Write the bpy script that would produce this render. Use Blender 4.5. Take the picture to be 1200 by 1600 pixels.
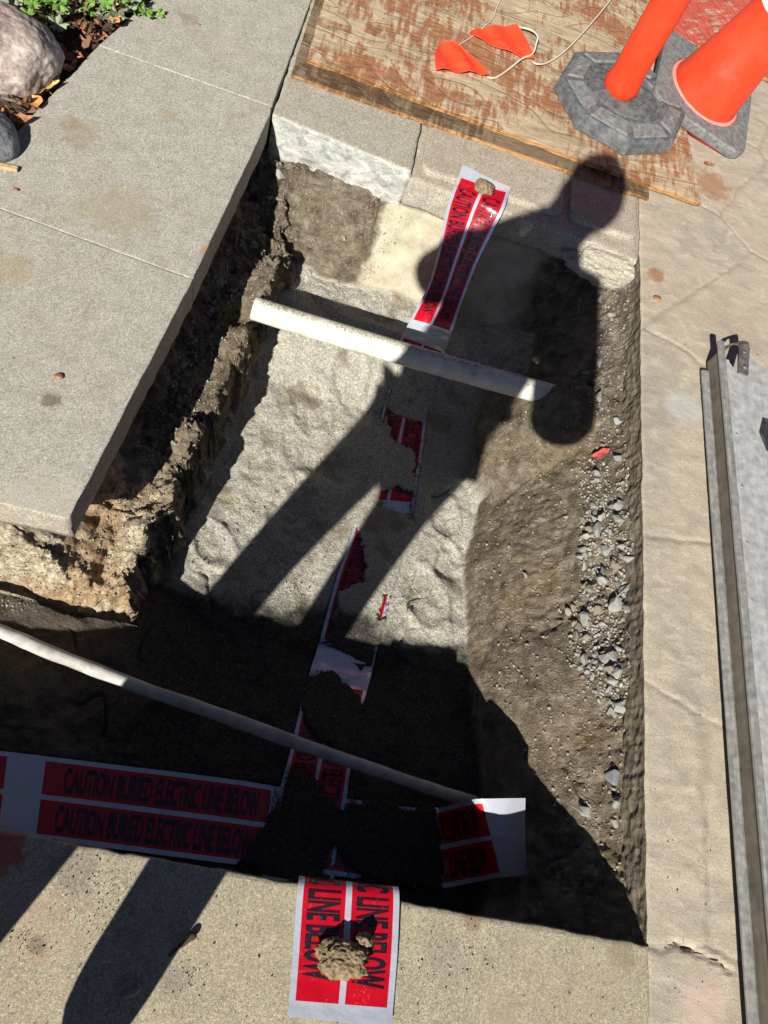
import bpy, bmesh, math, random
import numpy as np
from mathutils import Vector, Matrix, Euler
from mathutils.bvhtree import BVHTree

for o in list(bpy.data.objects): bpy.data.objects.remove(o)
SC = bpy.context.scene
COL = SC.collection
random.seed(7)

# ------------------------------------------------------------------ camera, sky, sun, exposure
CAMH = 1.30
F = 1180.0
def _cam():
    n = np.array([.51, -.86]); n /= np.linalg.norm(n); t = math.radians(29.)
    N = -n*math.tan(t)*F
    d = np.array([N[0], N[1], F]); d /= np.linalg.norm(d)
    h = np.array([n[0]*F/math.tan(t), n[1]*F/math.tan(t), F]); h /= np.linalg.norm(h)
    r = np.cross(d, h)
    if r[0] < 0: r = -r
    a = math.radians(18.6)
    return np.array([math.cos(a)*r+math.sin(a)*h, math.cos(a)*h-math.sin(a)*r, -d])
CM = _cam()
def P(px, py, z=0.):
    """point at height z seen at this place of the survey photograph"""
    v = CM @ np.array([px-600., py-800., F]); k = (z-CAMH)/v[2]
    return Vector((v[0]*k, v[1]*k, z))
cd = bpy.data.cameras.new('camera'); cam = bpy.data.objects.new('camera', cd); COL.objects.link(cam)
X, Y, Z = CM[:, 0], -CM[:, 1], -CM[:, 2]
cam.matrix_world = Matrix(((X[0], Y[0], Z[0], 0), (X[1], Y[1], Z[1], 0), (X[2], Y[2], Z[2], CAMH), (0, 0, 0, 1)))
cd.sensor_fit = 'VERTICAL'; cd.sensor_height = 36; cd.sensor_width = 27; cd.lens = 36*F/1600
cd.clip_start = .01; cd.clip_end = 300
SC.camera = cam
SUN = Vector((.2563, .7630, -.5934)).normalized()      # direction the light travels
sd = bpy.data.lights.new('sun', 'SUN'); sd.energy = 5.0; sd.angle = math.radians(.55); sd.color = (1, .955, .87)
sun = bpy.data.objects.new('sun', sd); COL.objects.link(sun)
sun.rotation_euler = SUN.to_track_quat('-Z', 'Y').to_euler(); sun.location = (-2, -6, 5)
W = bpy.data.worlds.new('World'); SC.world = W; W.use_nodes = True
sky = W.node_tree.nodes.new('ShaderNodeTexSky'); sky.sky_type = 'NISHITA'; sky.sun_disc = False
to_sun = -SUN
sky.sun_elevation = math.asin(to_sun.z); sky.sun_rotation = math.atan2(to_sun.x, to_sun.y)
sky.air_density = .36; sky.dust_density = .2
bg = W.node_tree.nodes['Background']; bg.inputs[1].default_value = .05
W.node_tree.links.new(sky.outputs[0], bg.inputs[0])
SC.view_settings.view_transform = 'Standard'; SC.view_settings.look = 'None'
SC.view_settings.gamma = 1; SC.view_settings.use_curve_mapping = False
SC.view_settings.exposure = .56

# ------------------------------------------------------------------ noise in numpy
def _h(i, j, k, s):
    n = (i.astype(np.int64)*73856093) ^ (j.astype(np.int64)*19349663) ^ (k.astype(np.int64)*83492791) ^ (s*2654435761)
    n &= 0xffffffff
    n = ((n ^ (n >> 15))*2246822519) & 0xffffffff
    n = ((n ^ (n >> 13))*3266489917) & 0xffffffff
    n ^= n >> 16
    return n/4294967295.0
def vn(x, y, z, s=0):
    x = np.asarray(x, float); y = np.asarray(y, float)+0*x; z = np.asarray(z, float)+0*x
    i, j, k = np.floor(x), np.floor(y), np.floor(z)
    u, v, w = x-i, y-j, z-k
    u = u*u*(3-2*u); v = v*v*(3-2*v); w = w*w*(3-2*w)
    r = 0
    for a in (0, 1):
        for b in (0, 1):
            for c in (0, 1):
                r = r + _h(i+a, j+b, k+c, s)*(u if a else 1-u)*(v if b else 1-v)*(w if c else 1-w)
    return r*2-1
def fbm(x, y, z, f, o=4, s=0, g=.5):
    r = 0; a = 1; t = 0
    for q in range(o):
        r = r + a*vn(x*f, y*f, z*f, s+q*17); t += a; a *= g; f *= 2.03
    return r/t
def worley(x, y, z, f, s=0):
    x = x*f; y = y*f; z = z*f
    i, j, k = np.floor(x), np.floor(y), np.floor(z)
    f1 = np.full(x.shape, 9.)
    f2 = np.full(x.shape, 9.)
    for a in (-1, 0, 1):
        for b in (-1, 0, 1):
            for c in (-1, 0, 1):
                p, q, r = i+a, j+b, k+c
                d = np.sqrt((p+_h(p, q, r, s)-x)**2+(q+_h(p, q, r, s+5)-y)**2+(r+_h(p, q, r, s+9)-z)**2)
                f2 = np.minimum(f2, np.maximum(f1, d)); f1 = np.minimum(f1, d)
    return f1, f2
def sstep(a, b, x):
    t = np.clip((x-a)/(b-a), 0, 1); return t*t*(3-2*t)
def inpoly(x, y, poly):
    r = np.zeros(x.shape, bool); n = len(poly)
    for i in range(n):
        x0, y0 = poly[i][0], poly[i][1]; x1, y1 = poly[(i+1) % n][0], poly[(i+1) % n][1]
        if y0 == y1: continue
        c = ((y0 > y) != (y1 > y)) & (x < (x1-x0)*(y-y0)/(y1-y0)+x0)
        r ^= c
    return r

# ------------------------------------------------------------------ node materials
class NT:
    def __init__(s, name):
        s.m = bpy.data.materials.new(name); s.m.use_nodes = True; s.t = s.m.node_tree
        s.b = s.t.nodes['Principled BSDF']; s.co = {}
    def n(s, ty, **k):
        q = s.t.nodes.new(ty)
        for a, b in k.items(): setattr(q, a, b)
        return q
    def l(s, a, b): s.t.links.new(a, b)
    def put(s, sock, v):
        if hasattr(v, 'is_output') or isinstance(v, bpy.types.NodeSocket): s.l(v, sock)
        else:
            if sock.type == 'RGBA' and len(v) == 3: v = (*v, 1)
            sock.default_value = v
    def pos(s):
        if 'p' not in s.co: s.co['p'] = s.n('ShaderNodeNewGeometry').outputs['Position']
        return s.co['p']
    def obj(s):
        if 'o' not in s.co: s.co['o'] = s.n('ShaderNodeTexCoord').outputs['Object']
        return s.co['o']
    def attr(s, name):
        q = s.n('ShaderNodeAttribute'); q.attribute_name = name; return q
    def mapv(s, v, scale=(1, 1, 1), loc=(0, 0, 0), rot=(0, 0, 0)):
        q = s.n('ShaderNodeMapping'); s.l(v, q.inputs[0]); q.inputs[1].default_value = loc
        q.inputs[2].default_value = rot; q.inputs[3].default_value = scale; return q.outputs[0]
    def noise(s, v, sc, de=4, ro=.55, di=0):
        q = s.n('ShaderNodeTexNoise'); s.l(v, q.inputs['Vector']); q.inputs['Scale'].default_value = sc
        q.inputs['Detail'].default_value = de; q.inputs['Roughness'].default_value = ro
        q.inputs['Distortion'].default_value = di; return q.outputs['Fac']
    def vor(s, v, sc, feature='F1', out='Distance', rnd=1):
        q = s.n('ShaderNodeTexVoronoi', feature=feature); s.l(v, q.inputs['Vector'])
        q.inputs['Scale'].default_value = sc; q.inputs['Randomness'].default_value = rnd; return q.outputs[out]
    def ramp(s, f, st, interp='LINEAR'):
        q = s.n('ShaderNodeValToRGB'); q.color_ramp.interpolation = interp; s.l(f, q.inputs[0]); e = q.color_ramp.elements
        while len(e) < len(st): e.new(.5)
        for a, (p, c) in zip(e, st):
            a.position = p; a.color = (c, c, c, 1) if not isinstance(c, tuple) else (*c, 1)
        return q.outputs[0]
    def mix(s, f, a, b, mode='MIX'):
        q = s.n('ShaderNodeMix', data_type='RGBA', blend_type=mode)
        s.put(q.inputs[0], f); s.put(q.inputs[6], a); s.put(q.inputs[7], b); return q.outputs[2]
    def math(s, op, a, b=0.):
        q = s.n('ShaderNodeMath', operation=op); s.put(q.inputs[0], a); s.put(q.inputs[1], b); return q.outputs[0]
    def bump(s, h, st=.5, d=.002, nrm=None):
        q = s.n('ShaderNodeBump'); s.l(h, q.inputs['Height']); q.inputs['Strength'].default_value = st
        q.inputs['Distance'].default_value = d
        if nrm: s.l(nrm, q.inputs['Normal'])
        return q.outputs[0]
    def spot(s, c, r, soft=.6):
        """1 inside a ragged stain round point c"""
        v = s.n('ShaderNodeVectorMath', operation='DISTANCE'); s.l(s.pos(), v.inputs[0]); v.inputs[1].default_value = c
        w = s.math('ADD', v.outputs['Value'], s.math('MULTIPLY', s.math('SUBTRACT', s.noise(s.pos(), 45, 4), .5), r*1.6))
        q = s.n('ShaderNodeMapRange'); s.l(w, q.inputs[0]); q.inputs[1].default_value = r*soft; q.inputs[2].default_value = r
        q.inputs[3].default_value = 1; q.inputs[4].default_value = 0; return q.outputs[0]
    def done(s, col=None, rough=.9, nrm=None, metal=0, spec=.3, **k):
        if col is not None: s.put(s.b.inputs['Base Color'], col)
        s.put(s.b.inputs['Roughness'], rough); s.put(s.b.inputs['Metallic'], metal)
        s.b.inputs['Specular IOR Level'].default_value = spec
        if nrm: s.l(nrm, s.b.inputs['Normal'])
        for a, b in k.items(): s.put(s.b.inputs[a.replace('_', ' ')], b)
        return s.m

def m_concrete(name, dark, light, stains=(), warm=(.40, .34, .22), bumpd=.0018, big=3.0, worn=.5, red=None):
    t = NT(name); p = t.pos()
    g = t.noise(p, 800, 2, .8); g2 = t.noise(p, 300, 6, .85); lo = t.noise(p, big, 5, .6); mid = t.noise(p, 22, 4, .6)
    c = t.ramp(t.mix(.45, g, g2), [(.38, tuple(a*.45 for a in dark)), (.465, dark), (.53, light), (.62, tuple(min(a*1.5, .9) for a in light))])
    cell = t.vor(p, 430, out='Color'); cell2 = t.vor(p, 240, out='Color')
    c = t.mix(.62, c, t.mix(1., c, t.ramp(cell, [(0., .40), (.3, .85), (.7, 1.1), (1., 1.75)]), 'MULTIPLY'))
    c = t.mix(.35, c, t.mix(1., c, t.ramp(cell2, [(0., .45), (.4, 1.), (1., 1.5)]), 'MULTIPLY'))
    c = t.mix(t.ramp(lo, [(.40, 0.), (.68, worn)]), c, t.mix(.5, c, warm), 'MIX')
    c = t.mix(t.ramp(mid, [(.35, .32), (.6, 0.)]), c, t.mix(1., c, (.62, .60, .58), 'MULTIPLY'))
    pit = t.vor(p, 95); pm = t.ramp(pit, [(.05, 1.), (.12, 0.)]); pn = t.ramp(t.noise(p, 9, 2), [(.5, 0.), (.62, 1.)])
    pm = t.math('MULTIPLY', pm, pn)
    c = t.mix(pm, c, (.07, .06, .05))
    c = t.mix(t.math('MULTIPLY', t.ramp(t.vor(p, 210), [(.12, 1.), (.2, 0.)]), .55), c, (.10, .095, .085))
    for (cc, r, colr, a) in stains:
        c = t.mix(t.math('MULTIPLY', t.spot(cc, r), a), c, t.mix(.7, c, colr))
    h = t.math('ADD', t.math('MULTIPLY', g, .9), t.math('MULTIPLY', g2, .25)); h = t.math('SUBTRACT', h, t.math('MULTIPLY', pm, 1.2))
    n = t.bump(h, .7, bumpd*.7)
    return t.done(c, .93, n, spec=.2)

W3 = lambda px, py, z=0: tuple(P(px, py, z))
M = {}
M['walk'] = m_concrete('walk_concrete', (.305, .295, .25), (.485, .47, .41), [
    (W3(125, 210), .05, (.27, .20, .10), .55), (W3(190, 330), .09, (.33, .27, .15), .5), (W3(325, 395), .022, (.42, .24, .07), 1.),
    (W3(80, 625), .02, (.10, .07, .05), .9), (W3(15, 420), .05, (.35, .24, .12), .6), (W3(110, 190), .03, (.27, .20, .10), .5),
    (W3(260, 180), .03, (.3, .22, .12), .5), (W3(295, 30), .03, (.2, .13, .07), .6), (W3(60, 800), .10, (.52, .47, .36), .55)])
M['front'] = m_concrete('sandy_concrete', (.29, .255, .18), (.46, .41, .30), [
    (W3(60, 1450), .06, (.42, .27, .19), .45), (W3(120, 1360), .04, (.12, .11, .10), .5), (W3(60, 1475), .014, (.08, .07, .06), .6),
    (W3(700, 1500), .045, (.22, .21, .18), .35), (W3(740, 1440), .02, (.24, .15, .09), .8), (W3(280, 1530), .025, (.2, .18, .16), .6),
    (W3(8, 1328), .035, (.42, .03, .03), 1.), (W3(970, 1490), .03, (.25, .19, .11), .7)], big=5)
M['curb'] = m_concrete('curb_concrete', (.30, .28, .23), (.46, .43, .36), [])
M['tile'] = m_concrete('tile_concrete', (.31, .275, .22), (.48, .43, .35), [], warm=(.36, .27, .20))

def m_cutface():
    t = NT('pale_cut_concrete'); p = t.pos()
    a = t.noise(t.mapv(p, (1, 1, 1.6), rot=(0, .5, 0)), 22, 6, .65, 1.2); b = t.noise(p, 240, 3)
    c = t.ramp(a, [(.34, (.25, .25, .23)), (.5, (.42, .425, .395)), (.64, (.58, .585, .54))])
    c = t.mix(.2, c, t.ramp(b, [(.3, .1), (.7, .9)]), 'OVERLAY')
    return t.done(c, .9, t.bump(t.math('ADD', a, t.math('MULTIPLY', b, .2)), .9, .006), spec=.2)
M['cut'] = m_cutface()

def m_stamp():
    t = NT('stamped_sandstone'); p = t.pos()
    w = t.noise(t.mapv(p, (1, 2.6, 1), rot=(0, 0, .6)), 7, 8, .6, 1.4)
    v = t.noise(t.mapv(p, (1, 2.0, 1), rot=(0, 0, -.9)), 16, 8, .62, .8)
    g = t.noise(p, 330, 3, .7); lo = t.noise(p, 3.1, 4)
    c = t.ramp(lo, [(.32, (.33, .30, .245)), (.5, (.42, .365, .28)), (.68, (.38, .315, .24))])
    c = t.mix(t.ramp(w, [(.34, .5), (.52, 0.)]), c, (.30, .275, .23))
    c = t.mix(t.ramp(v, [(.5, 0.), (.66, .6)]), c, (.52, .46, .35))
    c = t.mix(.22, c, t.ramp(g, [(.3, .15), (.7, .85)]), 'OVERLAY')
    speck = t.math('MULTIPLY', t.ramp(t.vor(p, 120), [(.06, 1.), (.13, 0.)]), t.ramp(t.noise(p, 6, 3), [(.5, 0.), (.6, 1.)]))
    c = t.mix(speck, c, (.09, .07, .05))
    cell = t.vor(p, 430, out='Color'); c = t.mix(.4, c, t.mix(1., c, t.ramp(cell, [(0., .45), (.3, .9), (.7, 1.1), (1., 1.5)]), 'MULTIPLY'))
    j = t.attr('joint').outputs['Fac']
    c = t.mix(t.math('MULTIPLY', j, .25), c, (.20, .175, .135))
    for cc, r, k in [((1.03, 2.0, 0), .07, (.30, .16, .08)), (W3(1025, 430), .028, (.30, .13, .06)), (W3(1070, 640), .06, (.42, .42, .39)), (W3(1100, 1570), .05, (.50, .38, .32))]:
        c = t.mix(t.math('MULTIPLY', t.spot(cc, r), .75), c, k)
    h = t.math('ADD', t.math('MULTIPLY', v, .8), t.math('MULTIPLY', g, .5)); h = t.math('ADD', h, w)
    return t.done(c, .85, t.bump(h, .7, .0022), spec=.3)
M['stamp'] = m_stamp()

def m_pit():
    t = NT('excavated_earth'); p = t.pos()
    z = t.attr('zone'); sep = t.n('ShaderNodeSeparateColor'); t.l(z.outputs['Color'], sep.inputs[0])
    g = t.noise(p, 480, 3, .7); g2 = t.noise(p, 170, 4, .65); m = t.noise(p, 26, 6, .62, .3); lo = t.noise(p, 7, 4)
    soil = t.ramp(m, [(.30, (.075, .060, .043)), (.44, (.155, .126, .090)), (.56, (.225, .185, .135)), (.70, (.34, .29, .215))])
    soil = t.mix(t.ramp(lo, [(.5, 0.), (.68, .55)]), soil, (.21, .155, .085))
    flecks = t.math('MULTIPLY', t.ramp(t.vor(p, 75), [(.13, 1.), (.22, 0.)]), t.ramp(t.noise(p, 14, 3), [(.5, 0.), (.62, .8)]))
    soil = t.mix(flecks, soil, (.45, .43, .37))
    sand = t.ramp(t.mix(.5, g, g2), [(.38, (.22, .205, .17)), (.47, (.36, .34, .285)), (.54, (.46, .44, .37)), (.64, (.62, .60, .52))])
    cell = t.vor(p, 400, out='Color')
    sand = t.mix(.6, sand, t.mix(1., sand, t.ramp(cell, [(0., .35), (.35, .9), (.7, 1.15), (1., 1.6)]), 'MULTIPLY'))
    sand = t.mix(t.ramp(t.noise(p, 9, 5, .6, .5), [(.56, 0.), (.63, .85)]), sand, t.mix(.75, sand, (.22, .175, .11)))
    cream = t.ramp(t.noise(p, 20, 6, .6), [(.3, (.36, .32, .235)), (.5, (.50, .45, .335)), (.7, (.60, .56, .44))])
    cream = t.mix(.15, cream, t.ramp(g, [(.3, .1), (.7, .9)]), 'OVERLAY')
    dry = t.ramp(t.noise(p, 60, 5, .7), [(.32, (.22, .165, .10)), (.48, (.46, .385, .27)), (.62, (.68, .60, .46)), (.75, (.78, .72, .60))])
    dry = t.mix(t.ramp(lo, [(.5, 0.), (.62, .6)]), dry, (.45, .27, .12))
    soil_shade = t.attr('soil_shade').outputs['Fac']
    sand = t.mix(soil_shade, sand, t.ramp(t.mix(.5, g, g2), [(.40, (.008, .007, .006)), (.5, (.028, .025, .021)), (.58, (.06, .055, .047)), (.66, (.15, .14, .12))]))  # dark soil and trench shade painted into the front sand
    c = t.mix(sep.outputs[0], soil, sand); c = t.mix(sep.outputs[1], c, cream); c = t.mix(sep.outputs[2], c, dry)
    h = t.math('ADD', g2, t.math('MULTIPLY', g, .5)); h = t.math('ADD', h, t.math('MULTIPLY', m, 1.0)); rg = t.noise(t.mapv(p, (.6, 1.5, 1.5)), 42, 6, .68, 1.1); rm = t.ramp(rg, [(.40, 0.), (.47, .8), (.53, .9), (.62, 1.3)]); h = t.math('ADD', h, t.math('MULTIPLY', t.math('MULTIPLY', rm, .55), t.math('SUBTRACT', 1., t.math('ADD', sep.outputs[0], sep.outputs[1]))))
    return t.done(c, .95, t.bump(h, .95, .0045), spec=.15)
M['pit'] = m_pit()
def m_edge():
    t = NT('earthy_concrete_edge'); p = t.pos(); m = t.noise(p, 40, 6, .7); v = t.noise(t.mapv(p, (1, .25, 1.4)), 70, 5, .6)
    c = t.ramp(t.mix(.5, m, v), [(.32, (.07, .055, .04)), (.5, (.16, .13, .095)), (.66, (.27, .23, .175))])
    return t.done(c, .95, t.bump(t.math('ADD', m, v), .9, .006), spec=.15)
M['edge'] = m_edge()

def m_simple(name, c0, c1, sc=60, rough=.6, bd=.0006, metal=0, spec=.4, scratch=0, coat=0, dirt=None, dsc=7):
    t = NT(name); o = t.obj(); a = t.noise(o, sc, 5, .65); c = t.ramp(a, [(.35, c0), (.65, c1)])
    if scratch:
        s = t.noise(t.mapv(o, (1, .06, 1)), sc*2, 4, .7); c = t.mix(scratch, c, t.ramp(s, [(.3, .25), (.7, .8)]), 'OVERLAY')
    if dirt:
        d = t.ramp(t.noise(o, dsc, 6, .7), [(.52, 0.), (.7, .8)]); c = t.mix(d, c, dirt)
    kw = dict(Coat_Weight=coat) if coat else {}
    return t.done(c, t.ramp(a, [(.3, max(rough-.12, .05)), (.7, min(rough+.1, 1.))]), t.bump(a, .6, bd), metal=metal, spec=spec, **kw)
M['orange'] = m_simple('orange_plastic', (.74, .045, .012), (.84, .062, .02), 9, .45, .0006, spec=.35, dirt=(.50, .075, .04), dsc=14)
M['orange_pink'] = m_simple('scuffed_pink_plastic', (.75, .20, .17), (.88, .36, .30), 40, .6)
M['collar'] = m_simple('reflective_collar', (.75, .72, .74), (.85, .83, .85), 30, .35)
M['rubber'] = m_simple('grey_rubber', (.06, .066, .072), (.15, .158, .162), 55, .85, .0016, spec=.25, dirt=(.22, .215, .20), dsc=16)
M['rubber2'] = m_simple('pale_rubber', (.12, .125, .128), (.235, .235, .228), 80, .85, .0016, spec=.25)
M['pennant'] = m_simple('orange_vinyl', (.92, .062, .02), (.95, .085, .03), 14, .45, .0004)
M['rope'] = m_simple('cotton_cord', (.52, .46, .36), (.72, .66, .54), 500, .9, .0006)
M['pvc'] = m_simple('sandy_pvc', (.64, .61, .51), (.76, .73, .64), 18, .6, .0006, dirt=(.42, .38, .29), dsc=22)
M['conduit'] = m_simple('weathered_conduit', (.33, .32, .30), (.55, .53, .49), 26, .75, .0012, dirt=(.22, .20, .17), dsc=16)
M['alu'] = m_simple('worn_aluminium', (.36, .365, .36), (.54, .54, .525), 55, .6, .0008, metal=.25, scratch=.15)
M['alu_rail'] = m_simple('extruded_aluminium', (.25, .25, .24), (.40, .40, .38), 60, .5, .0007, metal=.35, scratch=.5)
M['alu_web'] = m_simple('shade_brown_aluminium_web', (.13, .11, .085), (.20, .175, .14), 30, .6, .0007, metal=.2, scratch=.4)  # dim side and warm ground reflection put into the brown of the web
M['steel'] = m_simple('dark_steel_strap', (.16, .145, .125), (.30, .275, .24), 50, .55, .001, metal=.6)
M['black'] = m_simple('black_plastic', (.02, .02, .022), (.05, .05, .055), 60, .5)
M['skin'] = m_simple('skin', (.55, .33, .24), (.60, .37, .27), 30, .55)
M['jacket'] = m_simple('navy_jacket', (.03, .035, .05), (.05, .055, .07), 60, .9)
M['trousers'] = m_simple('dark_trousers', (.03, .03, .035), (.06, .06, .065), 60, .9)
M['hair'] = m_simple('dark_hair', (.03, .02, .015), (.06, .04, .03), 90, .7)
M['boot'] = m_simple('brown_boot', (.10, .06, .03), (.14, .09, .05), 60, .7)
M['clod'] = m_simple('dirt_clod', (.12, .085, .05), (.34, .26, .155), 160, .95, .005, spec=.1)
M['bark'] = m_simple('dry_wood', (.40, .25, .12), (.62, .43, .25), 90, .85, .001)
M['mulch'] = m_simple('leaf_mulch', (.10, .05, .03), (.42, .20, .10), 9, .85, .001)
M['humus'] = m_simple('dark_humus', (.035, .022, .014), (.10, .06, .035), 60, .95, .004)

def m_stone(name, cs, sc=40, bd=.0015):
    t = NT(name); o = t.obj(); a = t.noise(o, sc, 6, .7); g = t.noise(o, sc*7, 2, .6)
    info = t.n('ShaderNodeObjectInfo').outputs['Random']
    c = t.ramp(a, [(.3, cs[0]), (.5, cs[1]), (.7, cs[2])]); c = t.mix(.35, c, t.ramp(g, [(.3, .1), (.7, .9)]), 'OVERLAY')
    c = t.mix(.5, c, t.ramp(info, [(0., .55), (1., 1.)]), 'MULTIPLY')
    return t.done(c, .88, t.bump(t.math('ADD', a, t.math('MULTIPLY', g, .3)), .8, bd), spec=.25)
M['gravel'] = m_stone('crushed_stone', [(.20, .20, .185), (.36, .355, .33), (.54, .53, .49)])
M['chips'] = m_stone('small_chips', [(.16, .15, .13), (.30, .285, .25), (.46, .44, .40)])
M['gravel_dirty'] = m_stone('earthy_stone', [(.17, .14, .10), (.29, .25, .19), (.42, .38, .31)])
M['gravel_dark'] = m_stone('blue_grey_stone', [(.16, .17, .18), (.27, .285, .30), (.40, .42, .44)])
M['boulder'] = m_stone('pinkish_granite', [(.26, .19, .165), (.44, .36, .315), (.60, .53, .47)], 16, .006)
M['boulder_grey'] = m_stone('grey_granite', [(.13, .15, .17), (.27, .29, .30), (.46, .47, .47)], 30, .004)

def m_ply(name, base, stain, stainamt, line=.5, rot=0., extra=None):
    t = NT(name); o = t.obj(); v = t.mapv(o, rot=(0, 0, rot))
    st = t.mapv(v, (.16, 1, 1)); fine = t.noise(st, 150, 5, .7); gr = t.noise(st, 40, 6, .6, .6)
    big = t.noise(t.mapv(v, (.35, 1, 1)), 2.6, 3, .5, .4)
    rings = t.math('SINE', t.math('MULTIPLY', big, 130.)); rl = t.ramp(rings, [(.0, .0), (.86, 0.), (.98, 1.)])
    patch = t.noise(t.mapv(v, (.45, 1, 1)), 5.5, 9, .68, .5); pf = t.noise(t.mapv(v, (2.5, .5, 1)), 24, 6, .7)
    mask = t.ramp(t.math('ADD', patch, t.math('MULTIPLY', t.math('SUBTRACT', pf, .5), .75)), [(stainamt-.05, 1.), (stainamt+.05, 0.)])
    c = t.ramp(gr, [(.3, tuple(a*.72 for a in base)), (.5, base), (.7, tuple(min(a*1.3, .8) for a in base))])
    c = t.mix(t.math('MULTIPLY', rl, line), c, tuple(a*.45 for a in base))
    s = t.ramp(t.mix(.5, fine, pf), [(.35, tuple(a*.55 for a in stain)), (.55, stain), (.7, tuple(min(1, a*1.35) for a in stain))])
    c = t.mix(t.math('MULTIPLY', mask, .88), c, s)
    c = t.mix(.45, c, t.ramp(fine, [(.3, .12), (.7, .88)]), 'OVERLAY')
    if extra:
        e = t.ramp(t.noise(t.mapv(v, (.3, 2, 1)), 9, 6, .7), [(.42, 1.), (.5, 0.)]); c = t.mix(e, c, extra)
    h = t.math('SUBTRACT', fine, t.math('MULTIPLY', rl, .7)); h = t.math('SUBTRACT', h, t.math('MULTIPLY', mask, .5))
    return t.done(c, .8, t.bump(h, .9, .0016), spec=.25)
M['ply_top'] = m_ply('worn_plywood', (.45, .355, .235), (.34, .135, .06), .475)
M['ply_low'] = m_ply('weathered_plywood', (.21, .155, .10), (.11, .065, .035), .47, .3)
M['ply_red'] = m_ply('red_painted_plywood', (.47, .36, .27), (.58, .075, .045), .60, .2, .9)
M['ply_edge'] = m_ply('plywood_edge', (.42, .235, .10), (.22, .10, .035), .46, .2)

def m_film(name, col, rough, metal=0., spec=.6, coat=.4):
    t = NT(name); p = t.pos(); d = t.noise(p, 260, 4, .7); d2 = t.noise(p, 18, 4, .6)
    mk = t.math('MULTIPLY', t.ramp(d, [(.58, 0.), (.64, 1.)]), t.ramp(d2, [(.5, 0.), (.62, .7)]))
    c = t.mix(mk, col, (.22, .19, .14))
    w = t.noise(p, 38, 3, .5)
    return t.done(c, t.mix(mk, (rough,)*3, (.9,)*3), t.bump(w, .6, .003), metal=metal, spec=spec, Coat_Weight=coat, Coat_Roughness=.15)
M['film_white'] = m_film('white_foil_film', (.66, .70, .80), .2, .42)
M['film_red'] = m_film('red_film', (.47, .003, .014), .2)
M['film_black'] = m_film('black_print', (.012, .008, .014), .3)

def m_leaf(name, c0, c1, tr=0.):
    t = NT(name); o = t.obj(); a = t.noise(o, 60, 4, .6); info = t.n('ShaderNodeObjectInfo').outputs['Random']
    c = t.ramp(a, [(.3, c0), (.7, c1)]); c = t.mix(.4, c, t.ramp(info, [(0., .6), (1., 1.2)]), 'MULTIPLY')
    return t.done(c, .6, t.bump(a, .5, .001), spec=.35)
M['leaf_green'] = m_leaf('green_leaf', (.09, .20, .03), (.20, .36, .07))
M['leaf_sage'] = m_leaf('pale_leaf', (.20, .24, .14), (.34, .38, .24))
M['leaf_yellow'] = m_leaf('yellow_leaf', (.50, .33, .09), (.68, .52, .20))
M['leaf_orange'] = m_leaf('orange_leaf', (.55, .24, .08), (.78, .42, .17))
M['leaf_brown'] = m_leaf('brown_leaf', (.20, .08, .04), (.40, .19, .10))
M['leaf_red'] = m_leaf('red_leaf', (.62, .07, .07), (.78, .16, .14))

# ------------------------------------------------------------------ object helpers
def mesh_obj(name, verts, faces, mat, parent=None, smooth=True, loc=None):
    me = bpy.data.meshes.new(name); me.from_pydata([tuple(v) for v in verts], [], faces); me.update()
    for m in (mat if isinstance(mat, (list, tuple)) else [mat]): me.materials.append(m)
    if smooth: me.polygons.foreach_set('use_smooth', [True]*len(me.polygons))
    o = bpy.data.objects.new(name, me); COL.objects.link(o)
    if parent: o.parent = parent
    if loc is not None: o.location = loc
    return o
def bm_obj(name, bm, mat, parent=None, smooth=False, loc=None):
    me = bpy.data.meshes.new(name); bmesh.ops.recalc_face_normals(bm, faces=bm.faces); bm.to_mesh(me); bm.free()
    for m in (mat if isinstance(mat, (list, tuple)) else [mat]): me.materials.append(m)
    if smooth: me.polygons.foreach_set('use_smooth', [True]*len(me.polygons))
    o = bpy.data.objects.new(name, me); COL.objects.link(o)
    if parent: o.parent = parent
    if loc is not None: o.location = loc
    return o
def tag(o, label=None, cat=None, group=None, kind=None):
    for k, v in (('label', label), ('category', cat), ('group', group), ('kind', kind)):
        if v: o[k] = v
    return o
def empty(name, loc=(0, 0, 0), rot=(0, 0, 0)):
    o = bpy.data.objects.new(name, None); COL.objects.link(o); o.location = loc; o.rotation_euler = rot
    o.empty_display_size = .05; return o
def smooth_edges(o, deg=35):
    me = o.data
    me.polygons.foreach_set('use_smooth', [True]*len(me.polygons))
    me.set_sharp_from_angle(angle=math.radians(deg))
    return o
def grid_faces(nr, nc):
    i = np.arange(nr-1)[:, None]*nc+np.arange(nc-1)[None, :]
    i = i.ravel(); return np.stack([i, i+1, i+nc+1, i+nc], 1)
def np_obj(name, V, Fc, mat, parent=None, smooth=True):
    me = bpy.data.meshes.new(name); nv, nf = len(V), len(Fc)
    me.vertices.add(nv); me.vertices.foreach_set('co', V.astype(np.float32).ravel())
    k = Fc.shape[1]
    me.loops.add(nf*k); me.loops.foreach_set('vertex_index', Fc.astype(np.int32).ravel())
    me.polygons.add(nf); me.polygons.foreach_set('loop_start', np.arange(nf, dtype=np.int32)*k)
    me.update(calc_edges=True)
    if smooth: me.polygons.foreach_set('use_smooth', np.ones(nf, bool))
    for m in (mat if isinstance(mat, (list, tuple)) else [mat]): me.materials.append(m)
    me.validate()
    o = bpy.data.objects.new(name, me); COL.objects.link(o)
    if parent: o.parent = parent
    return o

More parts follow.
